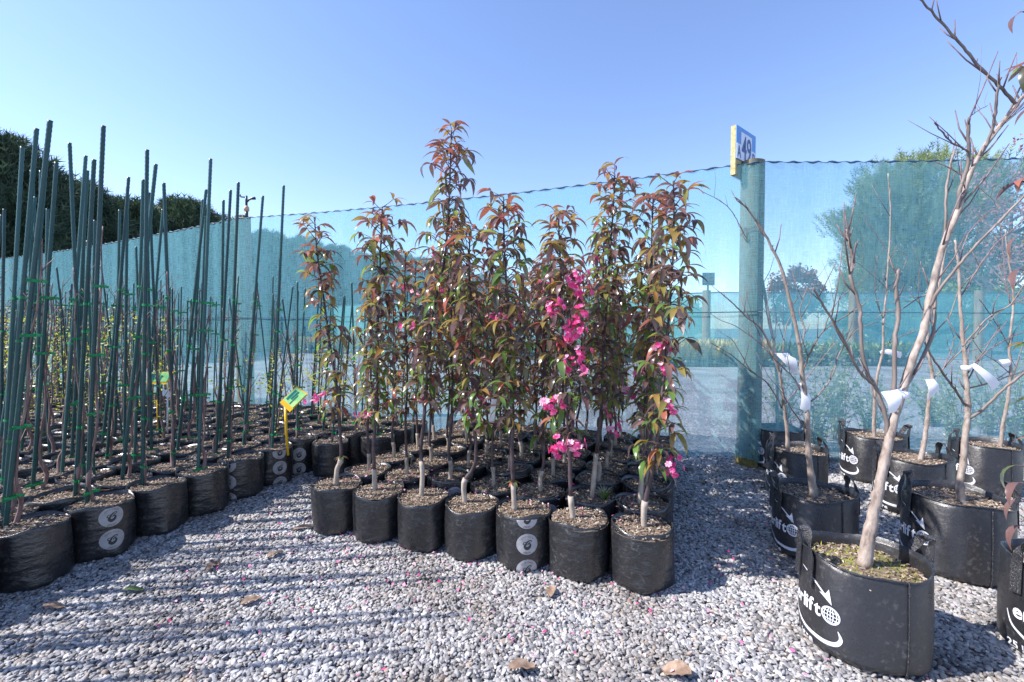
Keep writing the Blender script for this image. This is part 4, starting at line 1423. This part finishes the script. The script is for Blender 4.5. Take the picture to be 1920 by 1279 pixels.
# bag at the picture's side with leafy plant -------------------------------
Jb = (1.84, 1.455)
t = big_bag(Jb, 1, TH + .28, 2, 'woven strap bag holding a leafy bronze plant, next to the mossy front bag', 1.0)
q = random.Random(77)
path = [Vector((0, 0, .27)), Vector((.02, .01, .5)), Vector((.0, .02, .8)), Vector((.03, .02, 1.1)), Vector((.0, 0, 1.5)), Vector((.02, 0, 1.9)), Vector((.03, 0, 2.2))]
pts = smooth_path(path, 5)
b = MB(); b.tube(pts, [.011 - .007 * i / len(pts) for i in range(len(pts))], 8)
pl, spurs = leaf_places(pts, q, .18, .5, 2.2)
for s0, s1 in spurs: b.tube([s0, s1], [.003, .002], 5)
for (x, y, yaw, pit, si, ci) in ((1904, 872, 1.9, .5, 2, 3), (1912, 905, 3.3, -.1, 2, 2), (1914, 935, 3.0, .2, 0, 2), (1916, 985, 3.1, .1, 2, 2), (1912, 505, 3.4, .2, 0, 2), (1918, 22, 3.1, .3, 0, 2), (1916, 440, 2.9, .4, 0, 2)):
    w_ = P(x, y, 1.43) - Vector((Jb[0], Jb[1], 0))
    near = min(pts, key=lambda p_: (p_ - w_ - Vector((0, 0, -.1))).length)
    b.tube([near, near.lerp(w_, .55) + Vector((0, 0, .02)), w_], [.004, .003, .0018], 5)
    pl.append((Matrix.LocRotScale(w_, Euler((.2, pit, yaw)), Vector((.95,) * 3)), si, ci, .5))
obj('stem', b.mesh('stem', 'dark_stem'), t)
for M, si, ci, tt in pl[:290]:
    o = obj('leaf', LEAF_MESH[si][ci], t); o.matrix_local = M

# ------------------------------------------------------------------ gravel pebbles (one mass)
def gravel():
    q = np.random.default_rng(5)
    pts = []
    def zone(y0, y1, dens, smin, smax):
        n = int(dens * (y1 - y0) * 3.0 * (y0 + y1) / 2)
        y = q.uniform(y0, y1, n); x = q.uniform(-1.5, 1.5, n) * y
        return x, y, q.uniform(smin, smax, n)
    X = []; Y = []; S = []
    for a in ((1.0, 1.5, 15500, .0042, .0102), (1.5, 2.1, 15000, .0043, .0102), (2.1, 2.8, 12500, .0046, .0105), (2.8, 4.0, 7000, .006, .0115)):
        x, y, s_ = zone(*a); X.append(x); Y.append(y); S.append(s_)
    X = np.concatenate(X); Y = np.concatenate(Y); S = np.concatenate(S)
    # leave out what the bag blocks cover
    def inside(org, u, v, u0, u1, v0, v1):
        M = np.linalg.inv(np.array([[u.x, v.x], [u.y, v.y]]))
        dx, dy = X - org.x, Y - org.y
        a = M[0, 0] * dx + M[0, 1] * dy; b = M[1, 0] * dx + M[1, 1] * dy
        return (a > u0) & (a < u1) & (b > v0) & (b < v1)
    drop = inside(MP1, MC, MK, -.1, 6.1, .1, 5.6) | inside(LP0, LI, LJ, -.2, 12, .1, 40)
    fy = np.array([fence_y(x) for x in X])
    drop |= Y > fy + .35
    keep = ~drop
    X, Y, S = X[keep], Y[keep], S[keep]
    n = len(X)
    me = bpy.data.meshes.new('gravel')
    me.vertices.add(n)
    Z = q.uniform(.0, .009, n) + S * .15
    me.vertices.foreach_set('co', np.stack([X, Y, Z], 1).ravel())
    me.update()
    def at(nm, ty, data, key):
        a = me.attributes.new(nm, ty, 'POINT'); a.data.foreach_set(key, data.ravel().astype(np.float32) if ty != 'INT' else data.astype(np.int32))
    at('prot', 'FLOAT_VECTOR', np.stack([q.normal(0, .36, n), q.normal(0, .36, n), q.uniform(0, 6.28, n)], 1), 'vector')
    at('pscale', 'FLOAT_VECTOR', np.stack([S * q.uniform(.95, 1.55, n), S * q.uniform(.7, 1.05, n), S * q.uniform(.4, .7, n)], 1), 'vector')
    at('pidx', 'INT', q.integers(0, 3, n), 'value')
    o = obj('gravel', me)
    tag(o, 'rounded pale grey river gravel covering the ground between the bags', 'gravel', kind='stuff')
    ng = bpy.data.node_groups.new('gravel_scatter', 'GeometryNodeTree')
    ng.interface.new_socket('Geometry', in_out='INPUT', socket_type='NodeSocketGeometry')
    ng.interface.new_socket('Geometry', in_out='OUTPUT', socket_type='NodeSocketGeometry')
    N = ng.nodes; Lk = ng.links
    gi = N.new('NodeGroupInput'); go = N.new('NodeGroupOutput')
    join = N.new('GeometryNodeGeometryToInstance')
    for k in range(3):
        ic = N.new('GeometryNodeMeshIcoSphere'); ic.inputs['Subdivisions'].default_value = 2 + 0; ic.inputs['Radius'].default_value = 1
        no = N.new('ShaderNodeTexNoise'); no.noise_dimensions = '4D'; no.inputs['Scale'].default_value = .9; no.inputs['W'].default_value = k * 3.7
        sp = N.new('GeometryNodeSetPosition')
        vm = N.new('ShaderNodeVectorMath'); vm.operation = 'SUBTRACT'; vm.inputs[1].default_value = (.5, .5, .5)
        vs2 = N.new('ShaderNodeVectorMath'); vs2.operation = 'SCALE'; vs2.inputs['Scale'].default_value = 1.3
        Lk.new(no.outputs['Color'], vm.inputs[0]); Lk.new(vm.outputs[0], vs2.inputs[0]); Lk.new(vs2.outputs[0], sp.inputs['Offset'])
        Lk.new(ic.outputs['Mesh'], sp.inputs['Geometry'])
        sm = N.new('GeometryNodeSetShadeSmooth'); Lk.new(sp.outputs[0], sm.inputs[0])
        mt = N.new('GeometryNodeSetMaterial'); mt.inputs['Material'].default_value = MATS['pebble']; Lk.new(sm.outputs[0], mt.inputs[0])
        Lk.new(mt.outputs[0], join.inputs[0])
    def attr(nm, ty):
        a = N.new('GeometryNodeInputNamedAttribute'); a.data_type = ty; a.inputs['Name'].default_value = nm; return a.outputs[0]
    ins = N.new('GeometryNodeInstanceOnPoints')
    m2p = N.new('GeometryNodeMeshToPoints'); Lk.new(gi.outputs[0], m2p.inputs[0])
    Lk.new(m2p.outputs[0], ins.inputs['Points']); Lk.new(join.outputs[0], ins.inputs['Instance'])
    ins.inputs['Pick Instance'].default_value = True
    Lk.new(attr('pidx', 'INT'), ins.inputs['Instance Index'])
    e2r = N.new('FunctionNodeEulerToRotation'); Lk.new(attr('prot', 'FLOAT_VECTOR'), e2r.inputs[0])
    Lk.new(e2r.outputs[0], ins.inputs['Rotation']); Lk.new(attr('pscale', 'FLOAT_VECTOR'), ins.inputs['Scale'])
    Lk.new(ins.outputs[0], go.inputs[0])
    md = o.modifiers.new('scatter', 'NODES'); md.node_group = ng
    print('pebbles', n)
gravel()

# fallen petals
def petals():
    q = random.Random(8); b = MB()
    for i in range(620):
        u = q.random()
        if u < .62:
            p = mpos(q.uniform(-1.5, 7.2), q.gauss(-.4, 1.2)); p = Vector((p.x + q.gauss(0, .15), p.y))
            if q.random() < .4: p.x += q.uniform(0, .7)
            z = .018
            # inside the block they lie on the soil
            d = p - MP1
            if (d - MC * (d.dot(MC) / MC.length_squared)).dot(MK) > 0 and -.3 < d.dot(MC) / MC.length_squared < 6.4: z = POT_H - .004
        else:
            p = Vector((q.uniform(-1.5, 2.0), q.uniform(1.3, 2.6))); z = .018
            if p.x < -1.6 + .3 * p.y - .4: continue
        c = Vector((p.x, p.y, z + q.uniform(0, .004)))
        M = Euler((q.uniform(-.6, .6), q.uniform(-.6, .6), q.uniform(0, 6.28))).to_matrix()
        s_ = q.uniform(.004, .0085)
        b.add([c + M @ Vector(v) * s_ for v in ((-1, -.2, 0), (-.2, -.75, .3), (.9, -.3, .1), (1, .35, .25), (0, .75, .35))], [(0, 1, 2, 3, 4)], 0 if q.random() < .5 else 1)
    o = obj('fallen_petals', b.mesh('fallen_petals', ['petal_hot', 'petal_pale']))
    tag(o, 'scattered pink fallen petals on the gravel and soil', 'petals', kind='stuff')
petals()

# dead curled leaves and bark scraps
def dead_leaf(x, y, L, W, rz, label, mt='dead_leaf', grp='dead leaves on the gravel'):
    p = G(x, y, .018); q = random.Random(int(x + y))
    b = MB(); V = []; F = []; n = 8
    for i in range(n + 1):
        t_ = i / n; ww = W * math.sin(math.pi * (t_ * .92 + .05)) ** .7
        for k in range(5):
            s_ = (k - 2) / 2
            V.append(((t_ - .5) * L, s_ * ww / 2 + q.uniform(-.003, .003), abs(s_) ** 1.5 * W * .16 + .006 * math.sin(t_ * 5) + q.uniform(-.003, .003)))
    for i in range(n):
        for k in range(4):
            a = i * 5 + k; F.append((a, a + 5, a + 6, a + 1))
    b.add(V, F)
    o = obj('dead_leaf', b.mesh('dead_leaf', mt), None, p + Vector((0, 0, .004)), (q.uniform(-.2, .2), q.uniform(-.2, .2), rz))
    tag(o, label, 'leaf', grp)
dead_leaf(980, 1255, .085, .06, .3, 'pale crumpled dry leaf on open gravel in front of the badge-printed bag')
dead_leaf(1268, 1262, .09, .06, 2.6, 'brown crumpled dry leaf lying between mossy front bag and the crabapple row')
dead_leaf(570, 990, .12, .035, .4, 'long brown bark scrap beside the leaning corner crabapple bag')
dead_leaf(250, 1107, .07, .03, .3, 'yellow-green fallen leaf on shaded gravel by the staked block', 'weed', 'fresh fallen leaves')
for x, y, r_ in ((100, 1140, .3), (400, 1062, 1.2), (470, 1128, .5), (1292, 880, 2), (1320, 905, .6), (558, 868, .2), (1033, 1110, 1.4), (515, 1040, .9)):
    dead_leaf(x, y, .07, .04, r_, 'small brown dead leaf lying flat on the gravel beside the bags')

# ------------------------------------------------------------------ beyond the cloth
FAR = [(60, 18.0), (20, 15.5), (7, 15.5), (-4, 20), (-14, 28.5), (-30, 40)]
make_cloth('far_shade_fence', FAR, [2.3] * 6, .05, 'cloth_far', .6, .02, 'distant green shade cloth fence across the gravel yard')
for (x, d, sg) in ((1318, 15.6, True), (1588, 15.6, False), (1820, 15.6, False), (700, 22.5, False)):
    X_ = (x - 960) / FPX * d
    yy = d
    tt = round_post('far_post', X_, yy - .25, 2.35, .13, 'distant post with a small numbered board above the far fence' if sg else 'plain distant timber post along the far green fence', False, None if sg else 'far fence posts')
    if sg:
        b = MB(); b.box((0, -.14, 2.72), .40, .03, .42); obj('number_board', b.mesh('number_board', 'metal_dark', False), tt)
        b = MB(); b.box((0, -.1, 2.45), .05, .04, .4); obj('bracket', b.mesh('bracket', 'post_wood', False), tt)

def leaf_cloud(n, fn, size, seed, matn, name='crown', elong=1.0, up=0.0):
    q = np.random.default_rng(seed)
    C = fn(q, n)
    d = q.normal(0, 1, (n, 3)); d[:, 2] += up; d /= np.linalg.norm(d, axis=1)[:, None]
    e = np.cross(d, q.normal(0, 1, (n, 3))); e /= np.linalg.norm(e, axis=1)[:, None]
    s_ = q.uniform(.5, 1.2, n)[:, None] * size
    V = np.stack([C - d * s_ * elong * .5, C + e * s_ * .32, C + d * s_ * elong * .6, C - e * s_ * .32], 1).reshape(-1, 3)
    me = bpy.data.meshes.new(name)
    me.vertices.add(4 * n); me.vertices.foreach_set('co', V.astype(np.float32).ravel())
    me.loops.add(4 * n); me.loops.foreach_set('vertex_index', np.arange(4 * n, dtype=np.int32))
    me.polygons.add(n); me.polygons.foreach_set('loop_start', np.arange(0, 4 * n, 4, dtype=np.int32))
    me.update(calc_edges=True)
    me.materials.append(MATS[matn])
    return me
def clump_fn(centres, radii, squash=1.0):
    def f(q, n):
        k = q.integers(0, len(centres), n)
        c = np.array(centres)[k]; r = np.array(radii)[k]
        d = q.normal(0, 1, (n, 3)); d /= np.linalg.norm(d, axis=1)[:, None]
        rr = q.uniform(0, 1, n) ** .45
        o = d * (r * rr)[:, None]; o[:, 2] *= squash
        return c + o
    return f
def sprays(n, fn, size, seed, matn, droop=.2):
    """feathery conifer sprays growing outwards"""
    q = np.random.default_rng(seed)
    C, D = fn(q, n)
    D = D + q.normal(0, .35, (n, 3)); D[:, 2] += .35; D /= np.linalg.norm(D, axis=1)[:, None]
    E = np.cross(D, q.normal(0, 1, (n, 3))); E /= np.linalg.norm(E, axis=1)[:, None]
    s_ = q.uniform(.5, 1.25, n)[:, None] * size
    tris = []
    tris.append((C - E * s_ * .03, C + E * s_ * .03, C + D * s_))
    for t, sg, l in ((.15, 1, .42), (.15, -1, .42), (.4, 1, .36), (.4, -1, .36), (.65, 1, .26), (.65, -1, .26)):
        b = C + D * s_ * t; dirn = D * .75 + E * sg * .65
        tris.append((b - D * s_ * .045, b + D * s_ * .045, b + dirn * s_ * l))
    V = np.stack([np.stack(t, 1) for t in tris], 1).reshape(-1, 3)
    m = n * len(tris)
    me = bpy.data.meshes.new('crown')
    me.vertices.add(3 * m); me.vertices.foreach_set('co', V.astype(np.float32).ravel())
    me.loops.add(3 * m); me.loops.foreach_set('vertex_index', np.arange(3 * m, dtype=np.int32))
    me.polygons.add(m); me.polygons.foreach_set('loop_start', np.arange(0, 3 * m, 3, dtype=np.int32))
    me.update(calc_edges=True)
    me.materials.append(MATS[matn])
    return me
def trunk_mesh(h, r, limbs, seed, spread=1.0):
    q = random.Random(seed); b = MB()
    b.tube([(0, 0, -.1), (.05, 0, h * .3), (0, .05, h * .65), (.03, 0, h)], [r, r * .8, r * .5, r * .12], 9)
    for i in range(limbs):
        z = h * q.uniform(.2, .85); a = q.uniform(0, 6.28); l = h * .3 * (1.1 - z / h) * spread * q.uniform(.7, 1.3)
        d = Vector((math.cos(a), math.sin(a), .45))
        b.tube([(0, 0, z), d * l * .5 + Vector((0, 0, z)), d * l + Vector((0, 0, z + l * .25))], [r * .3, r * .2, r * .06], 6)
    return b.mesh('trunk', 'tree_bark')

# conifer hedge
def hedge_fn(h, w):
    def f(q, n):
        z = q.uniform(.02, 1, n) ** .9
        a = q.uniform(0, 2 * np.pi, n)
        lump = 1 + .16 * np.sin(3 * a + z * 9) + .12 * np.sin(7 * a - z * 15)
        r = w * (1 - z ** 2.2) ** .6 * lump * q.uniform(.72, 1.0, n) + .05
        C = np.stack([r * np.cos(a), r * np.sin(a), z * h], 1)
        D = np.stack([np.cos(a), np.sin(a), .35 + z * .8], 1)
        return C, D
    return f
HEDGE = [(sprays(8500, hedge_fn(6.4, 2.0), .72, 70 + i, 'hedge'), trunk_mesh(6.2, .17, 14, i)) for i in range(3)]
hq = random.Random(4)
hpath = [(-17.6, 9.5), (-17.2, 12), (-16.6, 14.5), (-16.2, 17), (-15.9, 19.5), (-15.9, 22), (-15.7, 25), (-15.0, 28), (-13.8, 31.0), (-12.6, 33), (-11.5, 35), (-10.4, 37), (-9.2, 38.5), (-8, 40), (-6.6, 42), (-5, 44), (-3.4, 46), (-1.6, 48), (-19, 6.5)]
for i, (x, y) in enumerate(hpath):
    s_ = hq.uniform(.93, 1.07)
    tt = thing('conifer_tree', 'dark feathery conifer standing shoulder to shoulder in the tall hedge', 'tree', (x + hq.uniform(-.3, .3), y, 0), hq.uniform(0, 6.28), 'conifers of the tall hedge')
    me = HEDGE[i % 3]
    obj('crown', me[0], tt, scale=(s_ * 1.1, s_ * 1.1, s_)); obj('trunk', me[1], tt)

def broad_tree(name, label, x, y, d, top_y, wpx, matn, seed, size, n, low=.25, nclump=60, group=None, conifer=False, dense=.45):
    X_ = (x - 960) / FPX * d
    h = CAMH + (616 - top_y) / FPX * d
    w_ = wpx / 2 / FPX * d
    q = np.random.default_rng(seed)
    cs = []; rs = []
    while len(cs) < nclump:
        p = q.uniform(-1, 1, 3)
        if np.dot(p, p) > 1 or np.dot(p, p) < .12: continue
        cs.append((p[0] * w_ * .85, p[1] * w_ * .85, h * (low + (1 - low) * (.5 + .5 * p[2] * .92))))
        rs.append(w_ * q.uniform(.14, .30))
    tt = thing(name, label, 'tree', (X_, d, 0), 0, group)
    if conifer:
        def f(qq, m):
            C = clump_fn(cs, rs, .8)(qq, m); D = C - np.array([0, 0, h * .5]); D[:, 2] = np.abs(D[:, 2]) * .5 + w_ * .5
            return C, D / np.linalg.norm(D, axis=1)[:, None]
        me = sprays(n, f, size, seed, matn)
    else:
        me = leaf_cloud(n, clump_fn(cs, rs), size, seed, matn)
    obj('crown', me, tt); obj('trunk', trunk_mesh(h * .9, max(.12, h * .025), 18, seed, 1.2), tt)
broad_tree('pine_tree', 'big rounded light green pine rising behind the cloth', 1722, 0, 34, 296, 330, 'pine', 11, .85, 18000, .08, 150, None, True)
broad_tree('bare_brown_tree', 'round reddish-brown tree far behind the numbered post', 1487, 0, 50, 497, 112, 'brown_tree', 12, .35, 6000, .18, 60)
broad_tree('russet_tree', 'loose russet-leaved tree overlapping the big pine', 1890, 0, 26, 330, 190, 'brown_tree', 13, .22, 3500, .2, 50)
broad_tree('pink_twig_tree', 'sparse pinkish budding tree just beyond the cloth end', 1990, 0, 9, 205, 300, 'pink_tree', 14, .07, 3200, .35, 60)
for i, (x, d, ty, wp) in enumerate(((1690, 21, 560, 150), (1790, 20, 545, 170), (1890, 19, 535, 190), (1990, 19, 520, 200), (1610, 24, 590, 120))):
    broad_tree('round_bush', 'leafy yellow-green shrub in front of the big pine', x, 0, d, ty, wp, 'bush', 30 + i, .22, 4200, .05, 40, 'shrubs below the pine')
for i, (x, d, ty, wp) in enumerate(((300, 40, 500, 300), (900, 52, 560, 260), (1120, 55, 565, 240), (1260, 52, 572, 160))):
    broad_tree('distant_tree', 'low dark green tree on the skyline behind the far fence', x, 0, d, ty, wp, 'hedge', 50 + i, .8, 3000, .05, 40, 'trees on the skyline')

# rows of potted stock across the yard
def stock_row(x0, x1, d0, d1, h, matn, n, label, seed, pots=True):
    q = np.random.default_rng(seed)
    t_ = q.uniform(0, 1, n)
    d = d0 + (d1 - d0) * t_ + q.uniform(-.6, .6, n)
    X_ = ((x0 + (x1 - x0) * t_) - 960) / FPX * d
    b = MB(); qq = random.Random(seed)
    for i in range(n):
        c = Vector((X_[i], d[i], 0))
        b.tube([c, c + Vector((0, 0, .2))], [.11, .13], 7, 0)
        for k in range(46):
            a = qq.uniform(0, 6.28); l = h * qq.uniform(.4, 1)
            dr = Vector((math.cos(a) * .45, math.sin(a) * .45, 1)).normalized(); s_ = Vector((-math.sin(a), math.cos(a), 0)) * .045
            o = c + Vector((0, 0, .15)) + dr * l * qq.uniform(.0, .6)
            b.add([o, o + dr * l * .3 - s_, o + dr * l * .6, o + dr * l * .3 + s_], [(0, 1, 2, 3)], 1)
    o = obj('distant_potted_stock', b.mesh('distant_potted_stock', ['far_pot', matn]))
    tag(o, label, 'potted plants', kind='stuff')
stock_row(1240, 1440, 13.3, 13.3, .62, 'bed_plant', 170, 'bronze and yellow potted plants massed along the far fence right of the crabapples', 1)
stock_row(1440, 1700, 13.5, 13.5, .55, 'bush', 110, 'green potted plants massed along the far fence behind the strap bags', 2)
stock_row(380, 720, 22, 19, .6, 'bed_plant', 220, 'yellowish potted stock massed far behind the short stakes', 3)
stock_row(720, 1240, 18, 14.5, .6, 'bush', 180, 'green potted stock massed far behind the crabapple block', 4)

# weeds and saplings just behind the cloth on the bare-tree side
def weed_plant(x, d, h, label, seed, n=26):
    q = random.Random(seed); X_ = (x - 960) / FPX * d
    tt = thing('wispy_weed', label, 'plant', (X_, d, 0), 0, 'weeds behind the shade cloth')
    b = MB(); g = MB()
    for i in range(n):
        a = q.uniform(0, 6.28); l = h * q.uniform(.45, 1); sp = q.uniform(.05, .4)
        p0 = Vector((q.uniform(-.06, .06), q.uniform(-.06, .06), 0))
        p1 = p0 + Vector((math.cos(a) * sp * .3, math.sin(a) * sp * .3, l * .5)); p2 = p0 + Vector((math.cos(a) * sp, math.sin(a) * sp, l))
        sm = smooth_path([p0, p1, p2], 6)
        b.tube(sm, [.003 - .002 * i_ / len(sm) for i_ in range(len(sm))], 4)
        for p in sm[2:]:
            for k in range(4):
                dv = Vector((q.uniform(-1, 1), q.uniform(-1, 1), q.uniform(-.2, 1))).normalized()
                s_ = dv.orthogonal().normalized() * .008; l2 = q.uniform(.02, .045)
                g.add([p, p + dv * l2 * .5 - s_, p + dv * l2, p + dv * l2 * .5 + s_], [(0, 1, 2, 3)])
    obj('stems', b.mesh('stems', 'twig'), tt)
    lv = obj('leaves', g.mesh('leaves', 'weed'), tt); lv['kind'] = 'stuff'
for i, (x, d, h) in enumerate(((1470, 4.2, .95), (1535, 4.0, .8), (1575, 4.4, 1.05), (1640, 4.1, .7), (1800, 4.2, .75), (1860, 4.6, .9), (1915, 4.2, .8), (1750, 5.0, .6))):
    weed_plant(x, d, h, 'wispy small-leaved weed growing just behind the shade cloth', 200 + i)

print('left pots', count_left, 'objects', len(bpy.data.objects))
